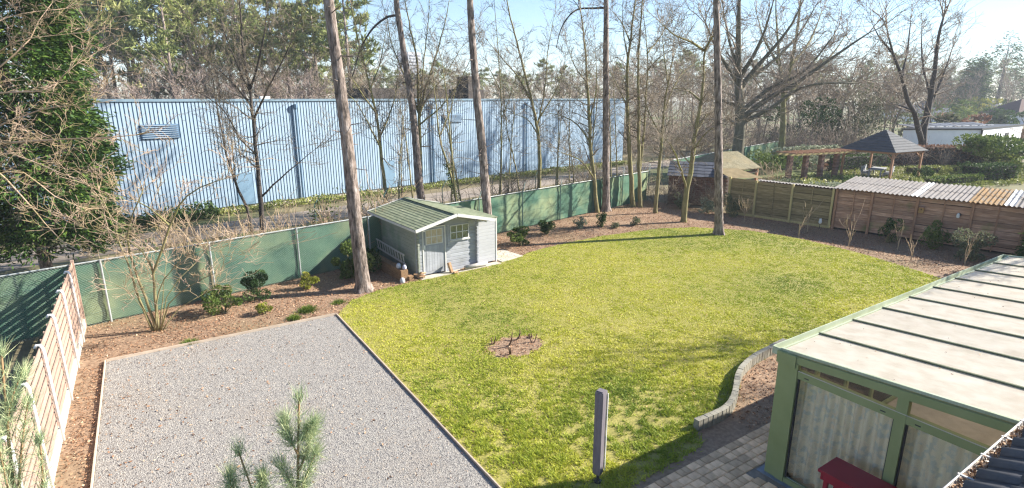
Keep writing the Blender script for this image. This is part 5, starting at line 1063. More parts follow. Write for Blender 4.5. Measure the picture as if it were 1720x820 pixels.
# ---------------------------------------------------------------- pine tops in front of the window
def window_pine(loc, label, shoots, seed):
    rg = np.random.default_rng(seed); t = empty('young_pine', loc, 0, label, 'pine tree')
    MB().tube([(0, 0, -0.1), (0.03, 0.02, 2.0), (0, 0, 4.35)], [0.07, 0.05, 0.02], 8).build('trunk', M_pbark, t, smooth=True)
    segs = []; cen = []; dirs = []
    for (p, q, r) in shoots:
        p, q = np.array(p), np.array(q); n = 14; prev = p
        bow = rg.normal(size=3) * 0.012
        for k in range(1, n + 1):
            f = k / n; c = p + (q - p) * f + bow * math.sin(math.pi * f); segs.append((*prev, *c, r * (1.1 - 0.6 * f), r * (1.1 - 0.6 * (f + 1 / n)))); d = (c - prev) / (np.linalg.norm(c - prev) + 1e-9)
            if f > 0.25:
                for _ in range(3): cen.append(prev + (c - prev) * rg.random()); dirs.append(d * 0.75)
            prev = c
        for _ in range(6): cen.append(q + rg.normal(size=3) * 0.004); dirs.append(d * 1.4)
        link_mesh('branch', seg_mesh('branch', segs, 6), mat('pine_shoot_bark', [(0.3, (0.20, 0.12, 0.06)), (0.7, (0.36, 0.24, 0.13))], scale=30), t); segs = []
    cen = np.array(cen); dirs = np.array(dirs); V = needle_tufts(cen, dirs, 12, 0.058, 0.0009, rg, 0.55)
    link_mesh('needles', np_mesh('needles', V, tri(V), tuft_tint(cen, 12, rg, 0.2, 1.0)), M_needle2, t)
    return t
def shoots_at(base, lst): return [(tuple(np.array(a) - np.array(base)), tuple(np.array(b) - np.array(base)), r) for a, b, r in lst]
b0 = (0.21, 1.66, 0)
window_pine(b0, 'young pine whose fresh tip rises in front of the gravel', shoots_at(b0, [
 ((0.21, 1.66, 4.3), (0.312, 1.735, 5.36), 0.0075), ((0.285, 1.71, 5.12), (0.345, 1.70, 5.275), 0.004), ((0.27, 1.70, 5.02), (0.335, 1.685, 5.18), 0.004), ((0.29, 1.715, 5.17), (0.262, 1.755, 5.285), 0.004), ((0.25, 1.69, 4.93), (0.235, 1.735, 5.14), 0.004), ((0.29, 1.72, 5.22), (0.325, 1.66, 5.30), 0.003),
 ((0.21, 1.66, 4.3), (0.125, 1.80, 5.20), 0.006), ((0.15, 1.76, 5.0), (0.09, 1.77, 5.14), 0.004), ((0.15, 1.76, 5.0), (0.175, 1.73, 5.13), 0.004)]), 4)
b1 = (-0.55, 2.16, 0)
window_pine(b1, 'young pine with pale green tips in front of the slat fence', shoots_at(b1, [
 ((-0.55, 2.16, 4.3), (-0.47, 2.28, 5.50), 0.007), ((-0.52, 2.2, 4.9), (-0.43, 2.25, 5.33), 0.005), ((-0.52, 2.2, 4.8), (-0.41, 2.18, 5.22), 0.005), ((-0.50, 2.22, 5.0), (-0.56, 2.26, 5.42), 0.004), ((-0.52, 2.2, 4.8), (-0.50, 2.15, 5.3), 0.004), ((-0.50, 2.25, 5.2), (-0.435, 2.29, 5.42), 0.004)]), 5)
# ---------------------------------------------------------------- blue industrial building
HD = R(33.146)
def polar(deg, dist):
    a = HD + R(deg); return Vector((math.sin(a) * dist, math.cos(a) * dist, 0))
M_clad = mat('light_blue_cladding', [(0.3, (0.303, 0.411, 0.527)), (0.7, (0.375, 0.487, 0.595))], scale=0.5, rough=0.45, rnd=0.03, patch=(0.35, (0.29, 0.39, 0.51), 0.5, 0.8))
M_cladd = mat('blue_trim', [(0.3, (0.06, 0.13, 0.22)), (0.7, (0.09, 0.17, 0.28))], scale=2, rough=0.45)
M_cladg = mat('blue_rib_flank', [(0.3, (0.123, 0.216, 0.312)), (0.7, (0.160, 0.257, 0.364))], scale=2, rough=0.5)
BRZ = R(9.6); b0_ = Vector((-6.07, 33.91, 0)); ex = Vector((math.cos(BRZ), math.sin(BRZ), 0))
S0, S1, BH = -26.0, 47.8, 6.3
bl = empty('industrial_building', b0_ + ex * S0, BRZ, 'long blue corrugated metal industrial building behind the fence', 'building')
pitch = 0.18; per = 6; pwid = pitch * per; npan = int((S1 - S0) / pwid)
pb = MB(); vs = []; fs = []
xs = []
for k in range(per):
    o = k * pitch; xs += [(o, 0.0), (o + 0.125, 0.0), (o + 0.135, 0.04), (o + 0.170, 0.04)]
xs.append((pwid, 0.0))
for x, y in xs: vs += [(x, y, 0.25), (x, y, 2.3), (x, y, 4.3), (x, y, BH - 0.18)]
pb.add(vs, [(i * 4 + j, (i + 1) * 4 + j, (i + 1) * 4 + j + 1, i * 4 + j + 1) for i in range(len(xs) - 1) for j in range(3)])
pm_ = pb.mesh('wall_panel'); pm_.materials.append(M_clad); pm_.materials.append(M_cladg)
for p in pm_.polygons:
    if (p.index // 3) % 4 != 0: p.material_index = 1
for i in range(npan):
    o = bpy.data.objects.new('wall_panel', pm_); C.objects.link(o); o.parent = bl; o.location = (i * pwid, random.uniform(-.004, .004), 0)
LB = npan * pwid
MB().box(0, LB, 0.09, 0.2, -0.1, 0.26).build('plinth', M_conc, bl)
MB().box(-0.05, LB + 0.05, -0.06, 0.2, BH - 0.175, BH - 0.04).build('roof_trim', mat('grey_blue_flashing', [(0.3, (0.16, 0.24, 0.31)), (0.7, (0.22, 0.31, 0.38))], scale=2, rough=0.5), bl)
b = MB(); b.box(0.02, LB, 0.22, 24, BH - 0.4, BH - 0.1); b.build('roof', mat('grey_felt_roof', [(0.3, (0.12, 0.12, 0.12)), (0.7, (0.18, 0.18, 0.18))], scale=1), bl)
MB().box(LB - 0.001, LB + 0.12, 0.1, 24, -0.1, BH - 0.19).build('end_wall', M_clad, bl)
MB().box(0, LB, 23.9, 24.1, -0.1, BH - 0.42).build('back_wall', M_clad, bl)
M_pipe = mat('mid_blue_pipe', [(0.3, (0.10, 0.18, 0.27)), (0.7, (0.15, 0.24, 0.34))], scale=2, rough=0.5)
def louvre(s, z0, z1, w):
    l = MB().box(s - S0, s - S0 + w, -0.05, -0.01, z0, z1).build('louvre', M_cladd, bl)
    n = 7
    for k in range(n):
        z = z0 + (z1 - z0) * (k + 0.15) / n
        MB().beam((s - S0 + 0.04, -0.075, z + 0.03), (s - S0 + w - 0.04, -0.075, z + 0.03), 0.05, 0.035).build('louvre_slat', M_clad, l)
louvre(6.2, 4.25, 4.98, 1.75); louvre(25.2, 4.55, 5.15, 1.75)
for s in (-4.0, 14.3, 24.2, 33.7, 42.5):
    MB().tube([(s - S0, -0.11, 0.1), (s - S0, -0.11, 5.8)], 0.06, 8).build('downpipe', M_pipe, bl)
    MB().lathe([(0.07, 5.65), (0.11, 5.75), (0.13, 5.95)], 8, (s - S0, -0.14, 0)).build('hopper', M_pipe, bl)
for s, w, h in ((10.5, 0.9, 2.1), (20.0, 0.95, 2.1)): MB().box(s - S0, s - S0 + w, -0.04, -0.006, 0.25, h).build('door', mat('blue_door', [(0.3, (0.16, 0.26, 0.36)), (0.7, (0.20, 0.31, 0.42))], scale=2, rough=0.4), bl)
MB().box(-0.4, 0.2, 0, 0.4, 0, 0.22).build('roof_vent', M_white, bl, (14.0 - S0, 3.5, BH - 0.1))
b = MB(); b.box(0, 14, 14, 20, BH - 0.1, BH + 0.9); b.build('plant_room', M_bark_d, bl, (27 - S0, 0, 0))
b = MB(); b.box(0, 1.6, 13, 15, BH - 0.1, BH + 2.2); b.build('plant_room', M_bark_d, bl, (38 - S0, 0, 0))

# grass and ground cover strip along the foot of the blue wall
def cover_strip(name, p, q, w, h, n, leaf, kind, label, seed):
    rg = np.random.default_rng(seed); p, q = np.array(p), np.array(q); d = (q - p) / np.linalg.norm(q - p); nn = np.array([-d[1], d[0]])
    t = rg.random(n); c = p + (q - p) * t[:, None] + nn * rg.uniform(-w / 2, w / 2, n)[:, None]
    hh = h * (0.35 + 0.65 * vnoise(c[:, 0], c[:, 1], 1.3, seed)); z = hh * rg.random(n) ** 0.6
    tn = np.clip(0.5 + 0.7 * (vnoise(c[:, 0], c[:, 1], 2.0, seed + 1) - 0.5) + rg.normal(0, 0.2, n), 0, 1)
    me = leaf_mesh(name, np.concatenate([c, z[:, None]], 1), leaf, rg, aspect=0.5, tint=tn)
    return tag(link_mesh(name, me, M_lf[kind]), label, 'ground cover', kind='stuff')
e2 = lambda s, off: (b0_ + ex * s + Vector((math.sin(BRZ), -math.cos(BRZ), 0)) * off)[:2]
cover_strip('ground_cover', e2(9, 0.9), e2(47, 0.9), 1.3, 0.5, 9000, 0.15, 'gold', 'yellowish ground cover along the foot of the blue building', 5)
cover_strip('low_hedge', e2(-12, 1.1), e2(9, 1.1), 1.4, 0.9, 9000, 0.2, 'dark', 'low dark ground cover before the left end of the blue building', 6)
cover_strip('brushwood', (1, 21.6), (27, 27.0), 3.0, 0.55, 12000, 0.14, 'brown', 'dead leaves and brush behind the green fence', 7)
cover_strip('brushwood', (2, 24.0), (34, 32.5), 4.0, 0.4, 12000, 0.14, 'grey', 'scrubby weeds between the green fence and the track', 8)
cover_strip('verge', (-12, 18.4), (2, 21.4), 1.6, 0.3, 5000, 0.14, 'mid', 'grassy verge between the green fence and the track', 9)

# leafy and bare bushes between fence and building
shrub('leafy_bush', (6.3, 23.5, 0), 1.0, 2.7, 520, 0.12, 'mid', 'sparse leafy bush behind the fence left of the shed', 31, gaps=0.6, stems=10)
shrub('leafy_bush', (8.5, 25.0, 0), 0.9, 2.4, 420, 0.12, 'mid', 'sparse leafy bush behind the back corner of the shed', 32, stems=10)
shrub('leafy_bush', (-0.2, 22.3, 0), 0.9, 1.6, 500, 0.12, 'dark', 'dark bush behind the fence and the bare shrub', 33, stems=8)

def bush_mesh(name, seed, h=2.4, n=10, lev=3, rmin=0.008, spread=0.5):
    rg = random.Random(seed); segs = []
    cfg = dict(rmin=rmin, wig=0.2, up=0.08, lev=lev, nb=2, pb=0.62, spread=spread)
    for k in range(n): grow(rg, segs, (rg.gauss(0, .12), rg.gauss(0, .12), -0.05), nrm((rg.gauss(0, .5), rg.gauss(0, .5), 1)), h * rg.uniform(0.45, 0.8), 0.02 * h / 2.4, 1, cfg)
    return seg_mesh(name, segs)
bushes = [bush_mesh('bare_bush', k) for k in range(3)]
def put_bush(x, y, s, k, label, group, m, cat='bush'):
    me = bushes[k % 3]
    key = (k % 3, m.name)
    if key not in put_bush.c:
        q = me.copy(); q.materials.clear(); q.materials.append(m); put_bush.c[key] = q
    o = bpy.data.objects.new('bare_bush', put_bush.c[key]); C.objects.link(o); o.location = (x, y, 0); o.rotation_euler = (0, 0, random.uniform(0, 6.28)); o.scale = (s * random.uniform(.9, 1.2), s * random.uniform(.9, 1.2), s)
    return tag(o, label, cat, group)
put_bush.c = {}
for i in range(11):
    x = 0.3 + i * 0.95 + random.uniform(-.4, .4); put_bush(x, FY(x) + random.uniform(0.8, 4.2), random.uniform(0.6, 1.05), i, 'pale tangled bare bush behind the fence left of the shed', 'bare bushes behind the fence left of the shed', M_twig_y)
for i in range(12):
    x = 11.5 + i * 1.5 + random.uniform(-.5, .5); put_bush(x, FY(x) + random.uniform(1.0, 5.0), random.uniform(0.7, 1.3), i, 'brown tangled bare bush behind the fence right of the shed', 'bare bushes behind the fence right of the shed', M_twig)
# a second row of thin fence posts with slanted tops along the track
for i in range(9):
    s = 3 + i * 3.4; x = 3.0 + s; y = 25.6 + s * 0.17 - 1.0
    o = MB().tube([(0, 0, -0.1), (0, 0, 1.75), (0.28, 0.12, 2.1)], 0.025, 6).build('fence_post', M_gpost, None, (x, y, 0)); tag(o, 'thin dark post with slanted top beside the track', 'post', 'posts with slanted tops beside the track')

# slender saplings of the strip
for i in range(16):
    x = 8.5 + i * 1.25 + random.uniform(-.5, .5); y = FY(x) + random.uniform(1.2, 5.5); rg = random.Random(i + 90)
    h = rg.uniform(4.0, 8.5); lx, ly = rg.gauss(0, .5), rg.gauss(0, .3)
    tr_, n_ = bare_tree('bare_sapling', [(0.04 + h * 0.003, [(x, y, -0.1), (x + lx * .3, y + ly * .3, h * .35), (x + lx * .6, y + ly * .7, h * .7), (x + lx, y + ly, h)])], 'slender bare sapling on the strip behind the fence', 'tree', 'slender saplings behind the fence', seed=i + 300, gap=0.34, blen=1.1, bare_below=1.8, lev=2, rmin=0.008)

# ---------------------------------------------------------------- far woods
def pine_proto(seed, H_, rad, z0):
    rg = np.random.default_rng(seed); me_t = MB(); lx, ly = rg.normal(0, .5, 2)
    me_t.tube([(0, 0, -0.2), (lx * .4, ly * .4, H_ * 0.5), (lx, ly, H_ * 0.97)], [0.2, 0.16, 0.05], 7); mt = me_t.mesh('trunk', True); mt.materials.append(M_pbark)
    segs, cen, dr = pine_crown(rg, z0, H_, rad, 26, 3, 8, 0.5, 0.05, lambda z: (lx * z / H_, ly * z / H_))
    V = needle_tufts(cen, dr, 11, 0.62, 0.085, rg, 0.9); mc = np_mesh('crown', V, tri(V), tuft_tint(cen, 11, rg)); mc.materials.append(M_needle_f)
    mb_ = seg_mesh('branches', segs, 3); mb_.materials.append(M_pbark)
    return mt, mc, mb_
PP = [pine_proto(s, h, r, z) for s, h, r, z in ((1, 17, 3.4, 8.5), (2, 18, 3.0, 9.5), (3, 15, 3.6, 6.0), (4, 16, 3.2, 7.5))]
def put_pine(pos, s, k, label, group):
    t = empty('pine_tree', pos, random.uniform(0, 6.28), label, 'pine tree', group); t.scale = (s, s, s)
    for nm, me in zip(('trunk', 'crown', 'branches'), PP[k % 4]):
        o = bpy.data.objects.new(nm, me); C.objects.link(o); o.parent = t
        if nm == 'branches': o['kind'] = 'stuff'
for i in range(24):
    f = i / 23; put_pine(polar(-37 + 21.5 * f + random.uniform(-.5, .5), random.uniform(66, 88)), random.uniform(0.95, 1.22) * (1.08 if f < .3 else 1.0), i, 'tall pine in the wood behind the blue building', 'pines behind the blue building')
for i in range(24):
    f = i / 23; put_pine(polar(-16 + 26 * f + random.uniform(-.5, .5), random.uniform(125, 190)), random.uniform(0.6, 0.85), i, 'distant pine low above the roof of the blue building', 'distant pines above the blue roof')
for i in range(16):
    f = i / 15; put_pine(polar(10 + 23 * f + random.uniform(-.6, .6), random.uniform(150, 210)), random.uniform(0.8, 1.1), i + 1, 'distant pine beyond the brown bare wood', 'distant pines beyond the brown wood')
def bare_proto(seed, h, m, n_st=1, rmin=0.022, lev=3):
    rg = random.Random(seed); segs = []; cfg = dict(rmin=rmin, wig=0.16, up=0.09, lev=lev, nb=2, pb=0.62, spread=0.5)
    p = (0, 0, -0.2); r = h * 0.011; n = 12; d = (0, 0, 1)
    for i in range(n):
        d = nrm((d[0] + rg.gauss(0, .06), d[1] + rg.gauss(0, .06), 1)); q = tuple(p[j] + d[j] * h * 0.9 / n for j in range(3))
        segs.append((*p, *q, r * (1 - .8 * i / n), r * (1 - .8 * (i + 1) / n)))
        if i > 2:
            for _ in range(2): grow(rg, segs, q, nrm((rg.gauss(0, .8), rg.gauss(0, .8), rg.uniform(0.2, .9))), h * rg.uniform(0.14, 0.3) * (1.15 - i / n * .5), r * .35, 1, cfg)
        p = q
    me = seg_mesh('bare_tree', segs); me.materials.append(m); return me
BF = [bare_proto(s, h, M_twig_f) for s, h in ((1, 14), (2, 13), (3, 15))]; BR = [bare_proto(s, h, M_twig_r, rmin=0.014) for s, h in ((4, 9), (5, 8))]
def put_bare(pos, s, me, label, group):
    o = bpy.data.objects.new('bare_tree', me); C.objects.link(o); o.location = pos; o.rotation_euler = (0, 0, random.uniform(0, 6.28)); o.scale = (s * random.uniform(.9, 1.25), s * random.uniform(.9, 1.25), s)
    return tag(o, label, 'tree', group)
for i in range(18): put_bare(polar(-36 + 18 * i / 17 + random.uniform(-.5, .5), random.uniform(62, 67)), random.uniform(0.85, 1.15), BR[i % 2], 'reddish bare birch right behind the blue building', 'reddish birches behind the blue building')
for i in range(20): put_bare(polar(-17 + 26 * i / 19 + random.uniform(-.5, .5), random.uniform(90, 130)), random.uniform(0.55, 0.75), BF[i % 3], 'bare brown tree above the roof of the blue building', 'bare trees above the blue roof')
for i in range(60): put_bare(polar(9.5 + 26 * (i % 30) / 29 + random.uniform(-.7, .7), random.uniform(72, 100) if i < 30 else random.uniform(105, 150)), random.uniform(0.7, 0.98) * (1 if i < 30 else 1.15), BF[i % 3], 'bare brown tree in the wood right of the blue building', 'bare trees of the brown wood')
for i in range(42):
    p = polar(8.5 + 23 * i / 41 + random.uniform(-.5, .5), random.uniform(62, 82)); put_bush(p.x, p.y, random.uniform(1.2, 2.2), i, 'brown bare thicket bush between the fence and the far wood', 'brown thicket before the far wood', M_twig_f)
for i in range(34): put_bare(polar(32.5 + 11 * (i % 17) / 16 + random.uniform(-.3, .3), random.uniform(210, 330)), random.uniform(0.8, 1.25), BF[i % 3], 'far hazy bare tree beyond the houses', 'far hazy trees beyond the houses')
for i in range(10): put_pine(polar(35 + 8.5 * i / 9 + random.uniform(-.3, .3), random.uniform(290, 360)), random.uniform(0.95, 1.3), i, 'far hazy pine beyond the houses', 'far hazy pines beyond the houses')
for i in range(70): put_bare(polar(-44 + 88 * i / 69 + random.uniform(-.6, .6), random.uniform(230, 330)), random.uniform(0.9, 1.35), BF[i % 3], 'bare tree of the far skyline wood', 'belt of bare trees along the skyline')
for i in range(30): put_bare(polar(-38 + 24 * i / 29 + random.uniform(-.5, .5), random.uniform(70, 105)), random.uniform(0.6, 0.85), BF[i % 3], 'brown bare tree among the pines behind the blue building', 'bare trees among the pines')
for i in range(34): put_bare(polar(-38 + 48 * i / 33 + random.uniform(-.4, .4), random.uniform(66, 76)), random.uniform(0.55, 0.72), BF[i % 3], 'low brown thicket tree along the back of the blue building', 'brown thicket behind the blue building')
for i in range(6):
    p = (Vector((26.2, 22.9, 0)), Vector((26.9, 21.9, 0)), Vector((27.5, 20.9, 0)), Vector((27.0, 20.1, 0)), Vector((25.9, 23.6, 0)), Vector((27.9, 20.0, 0)))[i]; put_bush(p.x, p.y, random.uniform(0.55, 0.85), i, 'tangled bare bush before the brick outbuilding', 'bare bushes before the brick outbuilding', M_twig)
for i, (dg, ds, h, r, lb) in enumerate(((38.1, 240, 19, 3.2, 'far slim blue green spruce beyond the houses'), (38.7, 235, 20, 3.3, 'far tall spruce right of the slim one'), (40.0, 270, 29, 9.0, 'far broad rounded cedar on the skyline'), (36.5, 250, 15, 4.0, 'far small spruce left of the others'))):
    conifer('conifer', polar(dg, ds), h, r, 900, lb, M_thuja, 1.0, 50 + i, 1.0, 5, 0.55 if i == 2 else 0.9)

# ---------------------------------------------------------------- neighbouring garden
M_brick = mat('old_brick', [(0.3, (0.12, 0.065, 0.05)), (0.7, (0.23, 0.135, 0.105))], scale=5, bump=0.2, rnd=0.3)
M_mortar = mat('lime_mortar', [(0.3, (0.15, 0.13, 0.115)), (0.7, (0.22, 0.195, 0.17))], scale=9)
M_mossr = mat('mossy_felt_roof', [(0.25, (0.101, 0.089, 0.049)), (0.5, (0.173, 0.152, 0.091)), (0.75, (0.238, 0.211, 0.140))], scale=3.5, detail=9, bump=1.0, bdist=0.06, patch=(1.3, (0.19, 0.16, 0.09), 0.48, 0.62))
M_slate = mat('dark_slate', [(0.3, (0.05, 0.055, 0.07)), (0.7, (0.10, 0.105, 0.125))], scale=3, rough=0.5, bump=0.2, rnd=0.2)
M_dark = mat('dark_timber', [(0.3, (0.05, 0.038, 0.03)), (0.7, (0.11, 0.085, 0.065))], scale=4, bump=0.2)
# brick outbuilding at the fence corner
A_ = Vector((26.75, 23.4, 0)); B_ = Vector((28.75, 20.75, 0)); d_ = (B_ - A_); ob_rz = math.atan2(d_.y, d_.x); Lb = d_.length
ob = empty('brick_outbuilding', A_, ob_rz, 'low brick outbuilding with slate roof at the garden corner', 'outbuilding')
wl = MB().box(0, Lb, 0.06, 0.3, -0.1, 1.72).build('wall', M_mortar, ob)
bm_ = MB().box(0, 0.29, 0.0, 0.075, 0, 0.098).mesh('brick'); bm_.materials.append(M_brick)
for r_ in range(15):
    x = 0.0 if r_ % 2 else -0.15
    while x < Lb - 0.1:
        o = bpy.data.objects.new('brick', bm_); C.objects.link(o); o.parent = wl; o.location = (max(0, x), -0.012 + random.uniform(-.006, .006), 0.01 + r_ * 0.113)
        if x < 0: o.scale = (0.5, 1, 1)
        x += 0.31
MB().box(0, 0.24, 0.3, 2.4, -0.1, 1.72).build('side_wall', M_brick, ob); MB().box(Lb - 0.24, Lb, 0.3, 2.4, -0.1, 1.72).build('side_wall', M_brick, ob)
rr_ = empty('roof', (0, 0, 0)); rr_.parent = ob
for r_ in range(5):
    for c_ in range(8):
        o = MB().box(c_ * 0.43 - 0.1, c_ * 0.43 + 0.32, 0, 0.42, 0, 0.015).build('slate', M_slate, rr_, (0, -0.22 + r_ * 0.34, 1.74 + r_ * 0.14 + random.uniform(0, .012))); o.rotation_euler = (R(22) - 0.05, 0, 0)
MB().beam((Lb / 2, -0.2, 1.72), (Lb / 2, 1.6, 2.43), Lb + 0.1, 0.02).build('roof_deck', M_dark, rr_)
# mossy open shelter
so = Vector((31.3, 22.4, 0)); st = empty('open_shelter', so, 0, 'open timber shelter with broad mossy roof behind the olive fence', 'shelter')
RC = [(28.4, 20.9, 2.14), (32.1, 20.8, 2.14), (34.5, 24.2, 2.3), (30.6, 25.0, 2.3)]; rd = (31.3, 24.0, 2.95); rd2 = (32.4, 23.0, 2.9)
rb = MB(); pts = [Vector(p) - so for p in RC]; r1 = Vector((31.0, 23.3, 2.95)) - so; r2 = Vector((32.6, 22.9, 2.95)) - so
rb.add(pts + [r1, r2] + [p - Vector((0, 0, .07)) for p in pts], [(0, 1, 5, 4), (1, 2, 5), (2, 3, 4, 5), (3, 0, 4), (0, 6, 7, 1), (1, 7, 8, 2), (2, 8, 9, 3), (3, 9, 6, 0), (6, 9, 8, 7)]); rb.build('roof', M_mossr, st)
for (x, y, z) in RC: p = Vector((x, y, 0)).lerp(Vector((so.x, so.y, 0)), 0.12) - Vector((so.x, so.y, 0)); MB().box(p.x - .07, p.x + .07, p.y - .07, p.y + .07, -0.1, z - 0.0).build('post', M_bpost, st)
for a, b_ in ((0, 1), (1, 2), (2, 3), (3, 0)): MB().beam(pts[a].lerp(-Vector((0, 0, 0)), 0.1) - Vector((0, 0, .05)), pts[b_].lerp(Vector((0, 0, 0)), 0.1) - Vector((0, 0, .05)), 0.08, 0.14).build('wall_plate', M_dark, st)
MB().box(-1.8, 2.2, 1.2, 1.3, 0, 2.0).build('back_wall', M_dark, st)
b = MB(); b.add([(27.35 - so.x, 19.5 - so.y, 1.98), (28.9 - so.x, 18.5 - so.y, 1.98), (29.4 - so.x, 20.6 - so.y, 2.28), (28.0 - so.x, 21.2 - so.y, 2.3)], [(0, 1, 2, 3)]); b.build('lower_roof', mat('yellow_moss', [(0.3, (0.145, 0.112, 0.054)), (0.7, (0.238, 0.184, 0.099))], scale=2.5, bump=0.6, bdist=0.03), st)

# pergola on brick columns
pg = empty('pergola', (42.3, 25.0, 0), math.atan2(-0.9, 5.2), 'timber pergola on brick columns covered with climbing leaves', 'pergola')
for k in range(4):
    col = MB().box(-0.15, 0.15, -0.15, 0.15, -0.1, 1.98).build('column', M_mortar, pg, (k * 1.75, 0, 0))
    for r_ in range(16):
        o = MB().box(-0.165, 0.165, -0.165, 0.165, r_ * 0.122, r_ * 0.122 + 0.105).build('brick_course', M_brick, col)
for y in (-0.6, 0.0, 0.6): MB().box(-0.7, 6.4, y - 0.06, y + 0.06, 2.0, 2.16).build('beam', M_opost, pg)
for k in range(12): MB().box(-0.6 + k * 0.6, -0.5 + k * 0.6, -1.0, 1.0, 2.165, 2.27).build('rafter', M_bpost, pg)
rg = np.random.default_rng(77); cn = np.stack([rg.uniform(-0.8, 6.5, 1300), 1.0 + rg.normal(0, 0.2, 1300), 1.9 + rg.random(1300) * 0.6], 1)
link_mesh('climber', leaf_mesh('climber', cn, 0.2, rg, aspect=0.7), M_lf['pale'], pg)

# gazebo with black pyramid roof
gz = empty('gazebo', (50.44, 22.05, 0), -1.67, 'garden gazebo with black pyramid roof on timber posts', 'gazebo')
h2 = 2.25; ze, zp = 2.26, 3.85
M_felt = mat('black_felt_shingles', [(0.3, (0.05, 0.055, 0.062)), (0.7, (0.085, 0.09, 0.10))], scale=3, rough=0.8, bump=0.3, rnd=0.08)
groof = empty('roof', (0, 0, 0)); groof.parent = gz
nc = 9
for side in range(4):
    Rm = Matrix.Rotation(side * math.pi / 2, 4, 'Z')
    for k in range(nc):
        a, b_ = k / nc, (k + 1) / nc; ra, rb_ = h2 * (1 - a), h2 * (1 - b_); za, zb = ze + (zp - ze) * a + 0.03, ze + (zp - ze) * b_
        q = MB(); q.add([Rm @ Vector(p) for p in ((-ra, -ra, za), (ra, -ra, za), (rb_, -rb_, zb), (-rb_, -rb_, zb), (-ra, -ra, za - 0.03), (ra, -ra, za - 0.03))], [(0, 1, 2, 3), (4, 5, 1, 0), (5, 4, 3, 2)]); q.build('shingle_course', M_felt, groof)
for sx in (-1, 1):
    for sy in (-1, 1):
        MB().box(sx * 1.95 - .07, sx * 1.95 + .07, sy * 1.95 - .07, sy * 1.95 + .07, -0.1, ze).build('post', M_bpost, gz)
        for dx, dy in ((-sx, 0), (0, -sy)): MB().beam((sx * 1.95, sy * 1.95, 1.65), (sx * 1.95 + dx * .55, sy * 1.95 + dy * .55, 2.2), 0.07, 0.07).build('brace', M_bpost, gz)
for s in (-1, 1):
    MB().box(-2.1, 2.1, s * 1.95 - .05, s * 1.95 + .05, 2.1, 2.24).build('plate', M_bpost, gz); MB().box(s * 1.95 - .05, s * 1.95 + .05, -1.88, 1.88, 2.12, 2.24).build('plate', M_bpost, gz)
M_gf = mat('grey_garden_furniture', [(0.3, (0.24, 0.25, 0.27)), (0.7, (0.36, 0.37, 0.39))], scale=3)
tb_ = empty('garden_dining_table', (50.2, 22.1, 0), R(15), 'grey garden dining table under the gazebo', 'table')
MB().box(-1.1, 1.1, -0.5, 0.5, 0.70, 0.75).build('table_top', M_gf, tb_)
for sx in (-1, 1):
    for sy in (-1, 1): MB().box(sx * .98 - .05, sx * .98 + .05, sy * .4 - .05, sy * .4 + .05, 0, 0.70).build('leg', M_gf, tb_)
for i, (dx, dy) in enumerate(((-0.9, 0.75), (0, 0.75), (0.9, 0.75), (-0.9, -0.75), (0, -0.75), (0.9, -0.75))):
    ch = empty('garden_chair', Vector((50.2, 22.1, 0)) + Matrix.Rotation(R(15), 3, 'Z') @ Vector((dx * .8, dy, 0)), R(15) + (0 if dy > 0 else math.pi), 'grey garden chair at the table under the gazebo', 'chair', 'chairs under the gazebo')
    MB().box(-.24, .24, -.24, .22, .4, .45).build('seat', M_gf, ch); MB().box(-.24, .24, .22, .26, .45, .92).build('backrest', M_gf, ch)
    for sx in (-.2, .2):
        for sy in (-.2, .2): MB().box(sx - .02, sx + .02, sy - .02, sy + .02, 0, .4).build('leg', M_gf, ch)

# clipped hedges and topiary
def hedge(loc, L, W_, H_, rz, n, kind, label, seed, cat='hedge', leaf=0.14):
    rg = np.random.default_rng(seed); t = empty('clipped_hedge', loc, rz, label, cat)
    MB().box(-L / 2 + .1, L / 2 - .1, -W_ / 2 + .1, W_ / 2 - .1, -0.05, H_ - .1).build('core', M_bark_d, t)
    a = np.array([L * W_, L * H_, L * H_, W_ * H_, W_ * H_]); k = rg.choice(5, n, p=a / a.sum()); u, v = rg.uniform(-.5, .5, n), rg.uniform(-.5, .5, n); P = np.zeros((n, 3)); D_ = np.zeros((n, 3))
    for f, (ax, s) in enumerate((('z', 1), ('y', -1), ('y', 1), ('x', -1), ('x', 1))):
        m = k == f
        if ax == 'z': P[m] = np.stack([u[m] * L, v[m] * W_, np.full(m.sum(), H_)], 1); D_[m, 2] = 1
        elif ax == 'y': P[m] = np.stack([u[m] * L, np.full(m.sum(), s * W_ / 2), (v[m] + .5) * H_], 1); D_[m, 1] = s
        else: P[m] = np.stack([np.full(m.sum(), s * L / 2), u[m] * W_, (v[m] + .5) * H_], 1); D_[m, 0] = s
    P += rg.normal(0, 0.05, P.shape); P[:, 2] = np.maximum(P[:, 2], 0.02)
    link_mesh('foliage', leaf_mesh('foliage', P, leaf, rg, aspect=0.6, direction=D_ * .4), M_lf[kind], t); return t
hedge((55.5, 16.4, 0), 4.0, 1.5, 1.25, R(-18), 3200, 'dark', 'tall dark clipped box hedge block behind the corrugated roof', 1)
hedge((50.4, 16.9, 0), 5.5, 0.8, 0.65, R(-14), 2200, 'mid', 'long low clipped hedge before the tall dark block', 2)
hedge((57.5, 20.3, 0), 6.0, 0.7, 0.6, R(-30), 1600, 'gold', 'low yellowish clipped hedge behind the gazebo side', 3)
hedge((46.2, 17.6, 0), 4.5, 0.6, 0.6, R(25), 1400, 'gold', 'low yellowish hedge before the gazebo', 4)
hedge((54.5, 25.6, 0), 7.0, 1.0, 1.3, R(-10), 2200, 'dark', 'dark clipped hedge behind the gazebo table', 5)
hedge((61.5, 17.5, 0), 4.5, 1.0, 0.9, R(-15), 1500, 'gold', 'golden clipped hedge right of the tall dark block', 6)
